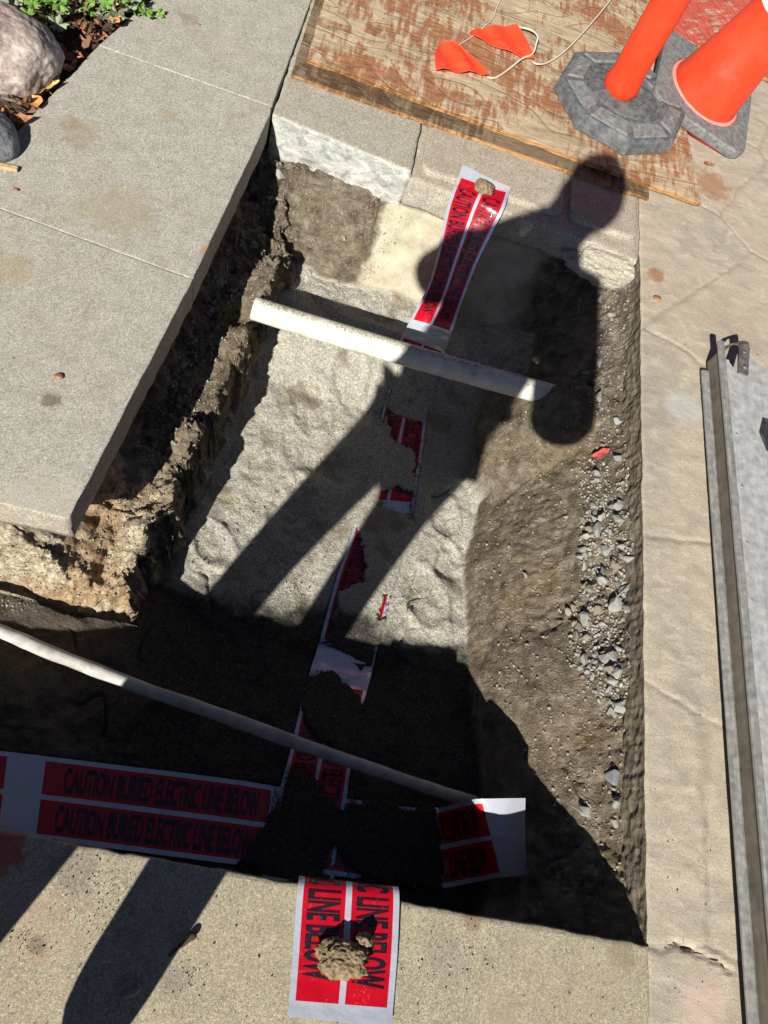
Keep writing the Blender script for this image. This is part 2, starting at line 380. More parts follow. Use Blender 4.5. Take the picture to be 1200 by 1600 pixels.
def tube(path, rad, seg=10, caps=True):
    """bmesh tube along a list of points; rad number or list"""
    bm = bmesh.new(); rings = []; n = len(path); path = [Vector(p) for p in path]
    if not hasattr(rad, '__len__'): rad = [rad]*n
    up = Vector((0, 0, 1)); 
    for i, p in enumerate(path):
        d = (path[min(i+1, n-1)]-path[max(i-1, 0)]).normalized()
        a = d.cross(up)
        if a.length < .1: a = d.cross(Vector((1, 0, 0)))
        a.normalize(); b = a.cross(d).normalized()
        rings.append([bm.verts.new(p+(a*math.cos(t)+b*math.sin(t))*rad[i]) for t in [2*math.pi*k/seg for k in range(seg)]])
    for r, q in zip(rings, rings[1:]):
        for k in range(seg): bm.faces.new((r[k], r[(k+1) % seg], q[(k+1) % seg], q[k]))
    if caps: bm.faces.new(rings[0][::-1]); bm.faces.new(rings[-1])
    return bm
def crom(pts, per=8):
    pts = [np.array(p, float) for p in pts]; Q = [2*pts[0]-pts[1]]+pts+[2*pts[-1]-pts[-2]]; out = []
    for i in range(1, len(Q)-2):
        for k in range(per):
            t = k/per
            out.append(.5*((2*Q[i])+(-Q[i-1]+Q[i+1])*t+(2*Q[i-1]-5*Q[i]+4*Q[i+1]-Q[i+2])*t*t+(-Q[i-1]+3*Q[i]-3*Q[i+1]+Q[i+2])*t**3))
    out.append(Q[-2]); return out
def add_box(bm, x0, x1, y0, y1, z0, z1, bev=0):
    r = bmesh.ops.create_cube(bm, size=1); vs = r['verts']
    for v in vs: v.co = Vector(((x0+x1)/2+v.co.x*(x1-x0), (y0+y1)/2+v.co.y*(y1-y0), (z0+z1)/2+v.co.z*(z1-z0)))
    if bev:
        es = list({e for v in vs for e in v.link_edges})
        bmesh.ops.bevel(bm, geom=es, offset=bev, segments=2, affect='EDGES', profile=.6)

def slab(name, poly, ztop, thick, mat, parent=None, bev=.006, jit=.002, res=.012, seed=1, mats_face=None, side=None, rows=5, undercut=0.):
    """slab with a slightly ragged, rounded rim; mat on top, side material on the faces"""
    pts = []
    n = len(poly)
    for i in range(n):
        a = Vector(poly[i][:2]); b = Vector(poly[(i+1) % n][:2]); L = (b-a).length
        r_ = res if L < 3 else .05
        k = max(1, int(L/r_))
        for q in range(k): pts.append(a.lerp(b, q/k))
    A = np.array(pts)
    area = .5*np.sum(A[:, 0]*np.roll(A[:, 1], -1)-np.roll(A[:, 0], -1)*A[:, 1])
    if area < 0: A = A[::-1]
    tg = np.roll(A, -1, 0)-np.roll(A, 1, 0); tg /= np.linalg.norm(tg, axis=1)[:, None]+1e-9
    nr = np.stack([tg[:, 1], -tg[:, 0]], 1)
    rings = []
    def ring(off, z, j):
        q = fbm(A[:, 0], A[:, 1], z+0*A[:, 0], 38, 4, seed)*j
        B = A+nr*(off+q)[:, None]; zz = z+fbm(A[:, 0], A[:, 1], z*0+3.+0*A[:, 0], 60, 3, seed+3)*j*.4
        rings.append(np.column_stack([B, zz]))
    ring(-bev*2.2, ztop, 0); ring(-bev*.9, ztop-bev*.12, jit); ring(-bev*.25, ztop-bev*.5, jit); 
    for k in range(rows+1):
        f = k/rows; ring(-undercut*f**1.5, ztop-bev-(thick-bev)*f, jit*(1.3+f))
    ring(-undercut-.03, ztop-thick-.001, 0)
    m = len(A); V = np.concatenate(rings); Fs = []; mi = []
    # flat top vertices snap
    V[:m, 2] = ztop
    for r in range(len(rings)-1):
        for k in range(m):
            Fs.append((r*m+k, (r+1)*m+k, (r+1)*m+(k+1) % m, r*m+(k+1) % m)); mi.append(0 if r < 2 else 1)
    from mathutils.geometry import delaunay_2d_cdt
    loop = [Vector((V[k][0], V[k][1])) for k in range(m)]
    ov, oe, of, ovi, oei, ofi = delaunay_2d_cdt(loop, [(k, (k+1) % m) for k in range(m)], [], 1, 1e-6)
    idx_ = []; extra_ = []
    for q, src in enumerate(ovi):
        if src: idx_.append(src[0])
        else: idx_.append(len(V)+len(extra_)); extra_.append((ov[q].x, ov[q].y, ztop))
    if extra_: V = np.concatenate([V, np.array(extra_)])
    nside = len(Fs)
    for f in of: Fs.append(tuple(idx_[q] for q in f)); mi.append(0)
    o = mesh_obj(name, V, Fs, [mat, side or mat], parent)
    o.data.polygons.foreach_set('material_index', mi)
    o.data.polygons.foreach_set('use_smooth', [k < nside for k in range(len(o.data.polygons))])
    return o

# ------------------------------------------------------------------ the ground outside
for i, (x0, x1, y0, y1) in enumerate([(-60, -1.2, -60, 60), (1.9, 60, -60, 60), (-1.2, 1.9, -60, -2.4), (-1.2, 1.9, 3.9, 60)]):
    V = []; nx, ny = 24, 24
    V = np.array([(x0+(x1-x0)*a/nx, y0+(y1-y0)*b/ny, -.035) for b in range(ny+1) for a in range(nx+1)])
    o = np_obj('ground', V, grid_faces(ny+1, nx+1), M['stamp']); tag(o, kind='structure')

# pit terrain ---------------------------------------------------------------
def rimx(y): return np.interp(y, [.40, .52, .6, .72, .9, 1.07, 1.2, 1.29, 1.44, 1.62, 1.8], [-.205, -.205, -.205, -.19, -.17, -.145, -.125, -.11, -.10, -.14, -.15])
def floor_base(x, y):
    z = np.interp(y, [-.2, .12, .28, .5, 1.20, 1.40, 1.7], [-.335, -.335, -.355, -.43, -.425, -.31, -.29])
    l = sstep(.02, -.38, x)*sstep(.62, .42, y)
    return z*(1-l)+(-.285)*l
YB = .505
def pit_h(x, y):
    fl = floor_base(x, y)
    # left bank and ledge
    a = x-rimx(y)-.014*vn(y*22, 0*y, 0*y, 6)-.008*vn(y*60, 0*y, 0*y, 7); b = YB-y+.012*vn(x*9, 0*x, 0*x, 5)
    dep = np.interp(y, [.5, .62, 1.3, 1.6], [0, .02, .025, .01])
    pL = np.interp(a, [-.24, -.15, -.11, -.065, -.035, -.006, .008, .018, .026], [-.092, -.13, -.185, -.195, -.160, -.150, -.24, -.43, -.5])-dep*sstep(-.2, -.1, a)+.040*sstep(-.08, -.04, a)*(vn(y*13, 0*y, 0*y, 16)-.75)
    pB = np.interp(b, [-.3, -.02, 0, .03, .065, .078, .085], [-.092, -.095, -.105, -.19, -.31, -.42, -.5])
    hL = np.minimum(pL, pB)
    # right slope
    st = np.interp(y, [0, .4, .55, .8, 1.0, 1.25, 1.6], [1, 1, 1.06, 1.2, 1.12, 1.0, .95])
    t = (.793-x)/st
    hR = np.interp(t, [-.05, 0, .016, .05, .10, .135, .17, .205, .225], [-.05, -.055, -.085, -.128, -.185, -.235, -.295, -.40, -.50])
    cb = P(832, 1085, -.27); hR = hR+.028*np.exp(-(((x-cb.x)/.075)**2+((y-cb.y)/.10)**2))
    dm = np.hypot(x-.69, (y-1.175)*.85); hR = np.maximum(hR, np.where(dm < .2, -.105-1.5*np.maximum(0, dm-.055), -9))
    # back
    t = 1.652-y
    hB = np.interp(t, [-.05, 0, .012, .05, .12, .17, .21, .26], [-.11, -.115, -.15, -.20, -.275, -.34, -.40, -.5])
    # front undercut
    hF = np.interp(y, [-.12, -.07, -.05, -.02], [-.09, -.13, -.30, -.5])
    return fl, hL, hR, hB, hF
ys = np.concatenate([np.linspace(-.12, .36, 120, False), np.linspace(.36, .54, 76, False), np.linspace(.54, 1.45, 228, False), np.linspace(1.45, 1.70, 84)])
cols = []
for y in ys:
    rx = float(rimx(y))
    cols.append(np.concatenate([np.linspace(-1.1, -.5, 40, False), np.linspace(-.5, rx-.05, 84, False), np.linspace(rx-.05, rx+.045, 62, False), np.linspace(rx+.045, .80, 240)]))
GX = np.array(cols); GY = np.repeat(ys[:, None], GX.shape[1], 1)

# ---- where the tapes run: stations of (edge A, edge B); z None = on the trench floor
def on_floor(px, py, dz=0.):
    z = -.4
    for _ in range(8):
        p = P(px, py, z); z = float(floor_base(np.array(p.x), np.array(p.y)))+dz
    return P(px, py, z)
def stn(lst): return [tuple((Vector(q[1:]) if len(q) == 4 else P(*q) if q[2] is not None else on_floor(q[0], q[1], .003)) for q in s) for s in lst]
LONG = stn([((723, 258, .030), (799, 293, .010)), ((713, 283, .014), (794, 306, .006)), ((705, 302, .004), (787, 326, .003)), ((697, 330, -.04), (774, 352, -.03)),
    ((683, 396, -.13), (745, 410, -.12)), ((667, 450, -.20), (725, 462, -.19)), ((643, 496, -.245), (707, 515, -.24)), ((624, 535, None), (692, 560, None)), ((612, 590, None), (682, 606, None)),
    ((596, 650, None), (668, 650, None)), ((583, 700, None), (661, 700, None)), ((572, 750, None), (653, 750, None)), ((560, 795, None), (645, 805, None)), ((546, 845, None), (632, 860, None)), ((525, 905, None), (610, 935, None)),
    ((501, 995, None), (590, 1012, None)), ((482, 1057, None), (576, 1070, None)), ((468, 1110, None), (562, 1120, None)), ((452, 1180, None), (549, 1190, None)), ((438, 1230, None), (541, 1250, None)),
    ((425, 1290, None), (530, 1310, None)), ((417, 1330, None), (523, 1350, None)), ((1.0, .172, .020, -.325), (1.0, .318, .022, -.325)), ((1.0, .178, .014, -.22), (1.0, .326, .014, -.22)), ((1.0, .186, .016, -.10), (1.0, .340, .018, -.10)), ((1.0, .194, .026, -.02), (1.0, .354, .030, -.02)),
    ((467, 1372, .004), (622, 1386, .004)), ((465, 1388, .012), (624, 1400, .012)), ((462, 1420, .010), (624, 1430, .012)), ((458, 1480, .006), (621, 1490, .010)), ((453, 1545, .006), (616, 1556, .008)), ((449, 1588, .006), (612, 1606, .012))])
CROSS = stn([((-190, 1275, None), (-170, 1155, None)), ((-75, 1290, None), (-55, 1168, None)), ((0, 1303, None), (15, 1175, None)), ((130, 1320, None), (150, 1191, None)), ((330, 1346, None), (350, 1216, None)), ((430, 1358, None), (440, 1230, None)),
    ((520, 1368, None), (540, 1247, None)), ((620, 1382, None), (630, 1260, None)), ((682, 1388, -.335), (684, 1262, -.335)), ((735, 1380, -.28), (712, 1255, -.25)), ((768, 1373, -.215), (736, 1250, -.155)), ((782, 1371, -.195), (750, 1248, -.130)), ((803, 1369, -.205), (788, 1247, -.125)), ((822, 1367, -.225), (821, 1247, -.140))])
def pxpoly(l, z): return [tuple(on_floor(a, b))[:2] for a, b in l]
OPEN = [[(598, 575), (612, 590), (609, 615), (603, 650), (592, 668)], [(605, 640), (628, 655), (668, 668), (664, 725), (655, 728), (640, 700), (612, 690)], [(592, 768), (620, 761), (650, 772), (646, 808), (596, 796)],
    [(653, 690), (664, 690), (650, 812), (640, 812)], [(546, 822), (558, 826), (567, 862), (570, 910), (530, 925), (510, 1005), (490, 1005), (516, 905)],
    [(472, 1062), (490, 1003), (515, 1008), (545, 1030), (560, 1048), (583, 1040), (588, 1008), (598, 1010), (572, 1110), (550, 1078), (525, 1052), (500, 1048)],
    [(598, 932), (610, 932), (606, 966), (590, 968)], [(460, 1105), (472, 1112), (478, 1132), (500, 1157), (530, 1180), (556, 1190), (548, 1262), (529, 1268), (510, 1243), (497, 1220), (483, 1206), (455, 1201), (446, 1240), (425, 1262)],
    [(516, 1320), (528, 1330), (540, 1350), (568, 1374), (500, 1376)],
    [(-300, 1100), (60, 1160), (448, 1215), (435, 1262), (405, 1300), (375, 1345), (350, 1380), (-300, 1380)],
    [(548, 1238), (572, 1242), (562, 1256), (545, 1256)], [(618, 1252), (652, 1256), (650, 1270), (622, 1266)], [(676, 1240), (840, 1230), (840, 1400), (690, 1400)]]
def foot(st):
    return [tuple(a)[:2] for a, b in st]+[tuple(b)[:2] for a, b in reversed(st)]
fl, hL, hR, hB, hF = pit_h(GX, GY)
mounds = .016*fbm(GX, GY, 0*GX, 8, 3, 40)+.010*fbm(GX, GY, 0*GX, 19, 3, 43)
for fx, fy, fa, fs in [(485, 640, .3, 1.), (455, 790, -.2, 1.), (660, 930, .5, 1.), (700, 880, .1, .7), (330, 850, .9, .8), (690, 800, .4, .8), (540, 600, .1, .9)]:
    fc_ = P(fx, fy, -.43); u_ = (GX-fc_.x)*math.cos(fa)+(GY-fc_.y)*math.sin(fa); v_ = -(GX-fc_.x)*math.sin(fa)+(GY-fc_.y)*math.cos(fa)
    q_ = np.sqrt((u_/(.052*fs))**2+(v_/(.085*fs))**2)+.12*vn(GX*50, GY*50, 0*GX, 9); mounds = mounds-.0065*sstep(1.02, .6, q_)+.004*np.exp(-((q_-1.12)/.16)**2)
ftA = inpoly(GX, GY, foot(LONG[7:23])); ftB = inpoly(GX, GY, foot(CROSS[:10]))
near = np.zeros(GX.shape)
jx = GX+.0035*vn(GX*260, GY*260, 0*GX, 3)+.006*vn(GX*70, GY*70, 0*GX, 4)
jy = GY+.0035*vn(GX*260, GY*260, 0*GX+9, 5)+.006*vn(GX*70, GY*70, 0*GX+9, 6)
opn = np.zeros(GX.shape, bool)
for p in OPEN: opn |= inpoly(jx, jy, pxpoly(p, 0))
ft = (ftA | ftB)
# soft band outside the tapes so that sand meets them level
def near_poly(st, w):
    big = []
    for sgn in (0, 1):
        pass
    A = np.array([tuple(a)[:2] for a, b in st]); B = np.array([tuple(b)[:2] for a, b in st]); D = (B-A)/np.linalg.norm(B-A, axis=1)[:, None]
    return [tuple(p) for p in A-D*w]+[tuple(p) for p in (B+D*w)[::-1]]
nb = inpoly(GX, GY, near_poly(LONG[7:23], .02)) | inpoly(GX, GY, near_poly(CROSS[:10], .02))
nb2 = inpoly(GX, GY, near_poly(LONG[7:23], .045)) | inpoly(GX, GY, near_poly(CROSS[:10], .045))
mounds = np.where(nb, mounds*.15, np.where(nb2, mounds*.5, mounds))
flz = fl+mounds+np.where(ft, np.where(opn, -.006, .0095), .001)
Hh = np.maximum.reduce([flz, hL, hR, hB, hF])
V = np.stack([GX, GY, Hh], -1)
du = np.gradient(V, axis=1); dv = np.gradient(V, axis=0); Nn = np.cross(du, dv); Nn /= np.linalg.norm(Nn, axis=-1)[..., None]+1e-12
isfl = sstep(.012, .0, Hh-flz)
x3, y3, z3 = V[..., 0], V[..., 1], V[..., 2]
cwarp = .05*fbm(x3, y3, z3, 14, 4, 161)+.012*fbm(x3, y3, z3, 70, 3, 162)
cream = sstep(.10, .135, x3+cwarp)*sstep(.60, .52, x3+cwarp)*(hB >= Hh-.002)
bank = sstep(.03, -.06, x3-rimx(y3)-.02)*sstep(.85, .66, y3)*(1-isfl)
w1, w2 = worley(x3, y3, z3, 48, 1); w3, w4 = worley(x3, y3, z3, 110, 4)
clump = (.45-w1)*.011+(.4-w3)*.0042
cracks = -.010*sstep(.035, .0, np.abs(fbm(x3*.6, y3*1.5, z3*1.5, 11, 4, 141)))*sstep(-.1, .25, fbm(x3, y3, z3, 8, 2, 142))
broad = .020*fbm(x3, y3, z3, 6, 2, 151)
rough_soil = np.where(x3 > .1, cracks+broad, cracks*.6)+fbm(x3, y3, z3, 16, 5, 11)*.014+1.3*clump*sstep(-.35, .2, fbm(x3, y3, z3, 7, 2, 33))
layer = .004*np.abs(fbm(x3*.5, y3*.5, z3*2.4, 30, 4, 51))
leftness = sstep(.15, -.05, x3)
soil_amp = np.where(x3 < -.02, 1.75, np.where(x3 < .13, 1.7, .9))
sandn = fbm(x3, y3, z3, 60, 3, 21)*.0022+fbm(x3, y3, z3, 190, 2, 22)*.0009
crease = -.009*sstep(.05, .0, np.abs(fbm(x3, y3, 0*z3, 9, 2, 61)))*sstep(0, .4, fbm(x3, y3, 0*z3, 5, 2, 62))
sandn = sandn+np.where(nb2, 0, crease)
sandn = np.where(ft, sandn*.5, sandn)
creamn = fbm(x3, y3, z3, 10, 3, 31)*.006+fbm(x3, y3, z3, 50, 3, 34)*.0018
cb_ = P(832, 1085, -.27); clay = np.exp(-(((x3-cb_.x)/.085)**2+((y3-cb_.y)/.10)**2)**1.5)
lowc = sstep(.12, .03, x3-.54-.03*fbm(x3, y3, 0*x3, 12, 3, 171))*sstep(.3, .5, x3)*.6
smooth = np.clip(np.maximum(clay, lowc), 0, .85)
disp = isfl*sandn+(1-isfl)*(cream*creamn+(1-cream)*(rough_soil*soil_amp-layer)*(1-smooth))
hide = sstep(.0, -.02, y3)*0+1
V = V+Nn*(disp*hide)[..., None]
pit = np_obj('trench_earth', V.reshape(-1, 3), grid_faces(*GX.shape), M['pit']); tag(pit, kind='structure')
ca = pit.data.color_attributes.new('zone', 'FLOAT_COLOR', 'POINT')
tr = sstep(.62, .80, x3+.03*vn(x3*30, y3*30, 0*x3, 3))
zone = np.stack([isfl*(1-sstep(-.1, -.3, x3)*.3), cream*(1-isfl), bank*.95, np.ones_like(isfl)], -1)
ca.data.foreach_set('color', zone.astype(np.float32).ravel())
da = pit.data.attributes.new('soil_shade', 'FLOAT', 'POINT')
shd = sstep(.63, .57, y3+.07*fbm(x3, y3, 0*x3, 7, 4, 131)+.02*fbm(x3, y3, 0*x3, 40, 2, 132))  # front floor darkened: dark soil plus the slab's shade put into colour
da.data.foreach_set('value', (shd*.92).ravel().astype(np.float32))
Fq = grid_faces(*GX.shape)
bvh = BVHTree.FromPolygons(V.reshape(-1, 3).tolist(), Fq.tolist())
CAMP = Vector((0, 0, CAMH))
def hit(px, py):
    p = P(px, py, -1.); r = bvh.ray_cast(CAMP, (p-CAMP).normalized())
    return (r[0], r[1]) if r[0] else (None, None)

def lump(name, loc, dims, mat, label, cat, seed, amp=.25, f=1.6, sub=5, rot=0., group=None, cl=0.):
    bm = bmesh.new(); bmesh.ops.create_icosphere(bm, subdivisions=sub, radius=1)
    co = np.array([v.co[:] for v in bm.verts]); d = 1+amp*fbm(co[:, 0]+seed, co[:, 1], co[:, 2], f, 5, seed, .55)
    if cl:
        a, b = worley(co[:, 0]+seed, co[:, 1], co[:, 2], 3.4, seed); d = d+cl*(.45-a)
        a, b = worley(co[:, 0]+seed, co[:, 1], co[:, 2], 8, seed+2); d = d+cl*.35*(.45-a)
    co = co*d[:, None]*np.array(dims)
    for v, c in zip(bm.verts, co): v.co = Vector(c)
    o = bm_obj(name, bm, mat, smooth=True, loc=loc); o.rotation_euler = (0, 0, rot); return tag(o, label, cat, group)
# ------------------------------------------------------------------ walkway, kerb, slabs
sidewalk = tag(empty('sidewalk'), kind='structure')
j1 = lambda x: 1.715-.03*(x+.2)
j2 = lambda x: 1.112-.09*(x+.26)
gap = .0008
slab('concrete_slab', [(-.262, j2(-.262)-gap), (-.322, .515), (-1.3, .505), (-1.3, j2(-1.3)-gap)], 0, .085, M['walk'], sidewalk, side=M['tile'], bev=.0016, jit=.0016, seed=2)
slab('concrete_slab', [(-.221, 1.687), (-.224, j1(-.224)-gap), (-.655, j1(-.655)-gap), (-.738, 1.26), (-.86, 1.22), (-.86, j2(-.86)+gap), (-.262, j2(-.262)+gap)], 0, .085, M['walk'], sidewalk, side=M['curb'], bev=.0016, jit=.0012, seed=3)
slab('concrete_slab', [(-.224, j1(-.224)+gap), (-.212, 2.5), (-.212, 3.9), (-.60, 3.9), (-.56, 2.3), (-.585, 2.0), (-.655, j1(-.655)+gap)], 0, .085, M['walk'], sidewalk, side=M['walk'], bev=.0016, jit=.001, seed=4)
front = slab('foreground_slab', [(.80, .012), (-.10, .016), (-.26, .018), (-.7, .022), (-1.3, .02), (-1.3, -2.4), (.80, -2.4)], 0, .10, M['front'], side=M['edge'], bev=.004, jit=.0035, seed=5, undercut=.03)
tag(front, kind='structure')

kerb = tag(empty('kerb'), kind='structure')
slab('kerb_block', [(-.216, 1.692), (.154, 1.652), (.1545, 3.9), (-.208, 3.9)], -.001, .125, M['curb'], kerb, side=M['cut'], bev=.004, jit=.0035, seed=6, rows=10)
slab('kerb_block', [(.154, 1.640), (.30, 1.632), (.60, 1.628), (.70, 1.618), (.815, 1.600), (.815, 3.9), (.154, 3.9)], -.013, .085, M['tile'], kerb, side=M['curb'], bev=.007, jit=.004, seed=7, rows=8)
def rrect(x0, x1, y0, y1, r, n=5):
    out = []
    for cx, cy, a in ((x1-r, y0+r, -90), (x1-r, y1-r, 0), (x0+r, y1-r, 90), (x0+r, y0+r, 180)):
        for k in range(n+1):
            t = math.radians(a+90*k/n); out.append((cx+r*math.cos(t), cy+r*math.sin(t)))
    return out
slab('edging_tile', rrect(.175, .572, 1.672, 1.90, .03), .001, .016, M['tile'], kerb, bev=.006, jit=.0015, seed=8)
slab('edging_tile', rrect(.590, .79, 1.672, 1.90, .03), .001, .016, M['tile'], kerb, bev=.006, jit=.0015, seed=9)

tag(lump('broken_concrete', (.72, 1.600, -.062), (.10, .040, .045), M['curb'], None, None, 51, .5, 1.7, 6, -.05, cl=.10), 'broken pale corner of the kerb at the right back of the trench', 'concrete lump')
# stamped patio on the right
seeds = [(.97, 1.02), (1.05, .62), (.865, .17), (.975, .16), (.90, -.14), (1.03, -.2), (.92, 1.72), (1.13, 1.55), (1.02, 2.08), (1.24, 1.98), (1.3, 1.1), (1.4, 1.6), (1.16, 2.5), (1.4, 2.4), (.98, 2.75), (1.3, 2.95),
         (1.5, .5), (1.35, -.05), (.93, 3.2), (1.2, 3.4), (1.55, 3.2), (1.7, 2.8), (1.7, 2.0), (1.75, 1.2), (.86, 2.35)]
px_ = np.concatenate([np.linspace(.793, 1.35, 112, False), np.linspace(1.35, 1.9, 40)]); py_ = np.concatenate([np.linspace(-.6, -.25, 24, False), np.linspace(-.25, 2.8, 560, False), np.linspace(2.8, 3.9, 50)])
QX, QY = np.meshgrid(px_, py_)
wx = QX+.035*fbm(QX, QY, 0*QX, 5, 4, 71)+.004*fbm(QX, QY, 0*QX, 60, 2, 75); wy = QY+.035*fbm(QX, QY, 0*QX+4, 5, 4, 73)+.004*fbm(QX, QY, 0*QX+4, 60, 2, 76)
D = np.stack([np.hypot(wx-a, wy-b) for a, b in seeds], -1); idm = D.argmin(-1); Ds = np.sort(D, -1); jd = Ds[..., 1]-Ds[..., 0]
joint = sstep(.014, .001, jd)
hgt = -.0026*sstep(.016, .0, jd)+.0010*np.abs(fbm(QX+QY*.5, (QY-QX*.6)*2.2, 0*QX, 9, 5, 81))+.0022*fbm(QX, QY, 0*QX, 25, 4, 85)
crk = np.abs(QY-(.012-.05*(QX-.79)+.012*vn(QX*40, 0*QX, 0*QX, 3)))
hgt -= .012*sstep(.004, 0, crk)*sstep(.97, .93, QX)
edge = .004*fbm(QX, QY, 0*QX, 30, 4, 88)
QXe = QX+np.where(QX < .8, edge+.002, 0); hgt = np.where(QX < .7945, hgt-.004, hgt)
patio = tag(empty('patio'), kind='structure')
Vp = np.stack([QXe, QY, hgt], -1).reshape(-1, 3); Fp = grid_faces(*QX.shape)
fid = idm.ravel()[Fp[:, 0]]
for k in range(len(seeds)):
    f = Fp[fid == k]
    if not len(f): continue
    u, inv = np.unique(f, return_inverse=True)
    o = np_obj('paving_stone', Vp[u], inv.reshape(f.shape), M['stamp'], patio)
    at = o.data.attributes.new('joint', 'FLOAT', 'POINT'); at.data.foreach_set('value', joint.ravel()[u].astype(np.float32))
# side of the patio towards the trench
ny = 560; nz = 22
yy = np.linspace(-.1, 1.62, ny); zz = np.linspace(0, -.07, nz); YY, ZZ = np.meshgrid(yy, zz)
off = .004*fbm(.793+0*YY, YY, 0*YY, 30, 4, 88)+.002+(.006*fbm(YY, ZZ*2.5, 0*YY+.793, 22, 5, 90)+.006*(.45-worley(YY, ZZ, 0*YY+.793, 60, 92)[0]))*sstep(0, -.012, ZZ)-.004*sstep(-.02, -.06, ZZ)
Ve = np.stack([.793+off, YY, ZZ-.003], -1)
o = np_obj('patio_edge', Ve.reshape(-1, 3), grid_faces(nz, ny), M['edge'], patio)

# garden bed
xs = np.linspace(-1.25, -.5, 90); yb = np.linspace(.9, 3.9, 240); BX, BY = np.meshgrid(xs, yb)
BZ = -.03+.012*fbm(BX, BY, 0*BX, 14, 4, 91)
bed = np_obj('garden_soil', np.stack([BX, BY, BZ], -1).reshape(-1, 3), grid_faces(*BX.shape), M['humus']); tag(bed, kind='structure')

# ------------------------------------------------------------------ tape builder
WID = .152
def make_tape(name, st, blocks, label, wr=.0012, seed=1, arch=0.):
    A = crom([tuple(a) for a, b in st], 14); B = crom([tuple(b) for a, b in st], 14); A = np.array(A); B = np.array(B)
    C = (A+B)/2; L = np.concatenate([[0], np.cumsum(np.linalg.norm(np.diff(C, axis=0), axis=1))])
    tot = L[-1]; bl = [(a, b) for a, b in blocks]
    us = np.arange(0, tot, .006); ex = [e for a, b in bl for e in (a, b) if 0 < e < tot]
    us = np.array(sorted(set([u for u in us if all(abs(u-e) > .002 for e in ex)]+ex+[tot])))
    vs = np.array([0, .025, .06, .12, .18, .24, .30, .36, .42, .47, .5, .53, .58, .64, .70, .76, .82, .88, .94, .975, 1.])
    def S(u, v):
        a = np.stack([np.interp(u, L, A[:, k]) for k in range(3)], -1); b = np.stack([np.interp(u, L, B[:, k]) for k in range(3)], -1)
        u2 = np.clip(u+.004, 0, tot); u1 = np.clip(u-.004, 0, tot)
        t = np.stack([np.interp(u2, L, C[:, k])-np.interp(u1, L, C[:, k]) for k in range(3)], -1)
        n = np.cross(t, b-a); n /= np.linalg.norm(n, axis=-1)[..., None]+1e-12
        w = wr*(vn(u*14, v*1.7, 0*u, seed)+.5*vn(u*45, v*4, 0*u, seed+1))
        w = w+arch*np.interp(u, [0, .05, .12, .3, .42, .5], [0, .2, .9, 1, .4, 0])*(4*v*(1-v)-.5)
        return a+(b-a)*v[..., None]+n*w[..., None], n
    U, Vv = np.meshgrid(us, vs, indexing='ij'); pts, nn = S(U, Vv)
    fc = grid_faces(len(us), len(vs))
    root = empty(name, C[0]); inv = Vector(C[0])
    off = np.array(C[0])
    o = np_obj('film', (pts-off).reshape(-1, 3), fc, [M['film_white'], M['film_red']], root)
    um = (us[:-1]+us[1:])/2; vm = (vs[:-1]+vs[1:])/2; UM, VM = np.meshgrid(um, vm, indexing='ij')
    red = np.zeros(UM.shape, bool)
    for a, b in bl: red |= (UM > a) & (UM < b)
    red &= ((VM > .06) & (VM < .47)) | ((VM > .53) & (VM < .94))
    o.data.polygons.foreach_set('material_index', red.astype(np.int32).ravel())
    # lettering
    cu = bpy.data.curves.new('lettering', 'FONT'); cu.body = 'CAUTION BURIED ELECTRIC LINE BELOW'; cu.size = 1; cu.offset = .028; cu.resolution_u = 4
    to = bpy.data.objects.new('lettering_tmp', cu); COL.objects.link(to); dg = bpy.context.evaluated_depsgraph_get()
    me = bpy.data.meshes.new_from_object(to.evaluated_get(dg)); bpy.data.objects.remove(to)
    x = np.array([v.co.x for v in me.vertices]); y = np.array([v.co.y for v in me.vertices])
    for (a, b) in bl:
        for row, (v0, v1) in enumerate(((.06, .47), (.53, .94))):
            bm = bmesh.new(); bm.from_mesh(me)
            sx = ((b-a-.058) if .38 < b-a < .5 else .362)/(x.max()-x.min()); ch = (v1-v0)*WID*.80; sy = ch/(y.max()-y.min())
            m0 = a+.030+row*.006
            for v in bm.verts: v.co = Vector((m0+(v.co.x-x.min())*sx, v0*WID+(v1-v0)*WID*.10+(v.co.y-y.min())*sy, 0))
            # keep only what is on this piece
            for side, px in ((1, tot-.003), (-1, .003)):
                g = bm.verts[:]+bm.edges[:]+bm.faces[:]
                bmesh.ops.bisect_plane(bm, geom=g, plane_co=(px, 0, 0), plane_no=(side, 0, 0), clear_outer=True)
            u0 = m0
            while u0 < min(b, tot):
                g = bm.verts[:]+bm.edges[:]+bm.faces[:]
                bmesh.ops.bisect_plane(bm, geom=g, plane_co=(u0, 0, 0), plane_no=(1, 0, 0)); u0 += .009
            for q in range(1, 5):
                g = bm.verts[:]+bm.edges[:]+bm.faces[:]
                bmesh.ops.bisect_plane(bm, geom=g, plane_co=(0, (v0+(v1-v0)*q/5)*WID, 0), plane_no=(0, 1, 0))
            if not bm.verts: bm.free(); continue
            uu = np.array([v.co.x for v in bm.verts]); vv = np.array([v.co.y for v in bm.verts])/WID
            p, n2 = S(uu, vv)
            sg = 1.
            p = p+n2*(.0007*sg)-off
            for v, q in zip(bm.verts, p): v.co = Vector(q)
            t = bpy.data.meshes.new('lettering'); bm.to_mesh(t); bm.free(); t.materials.append(M['film_black'])
            lo = bpy.data.objects.new('lettering', t); COL.objects.link(lo); lo.parent = root
    tag(root, label, 'warning tape', 'red and white caution tapes in the trench')
    root['length'] = float(tot)
    return root, S, tot, C, L
lroot, LS, ltot, lC, lL = make_tape('caution_tape', LONG, [], 'tmp') if False else (None,)*5
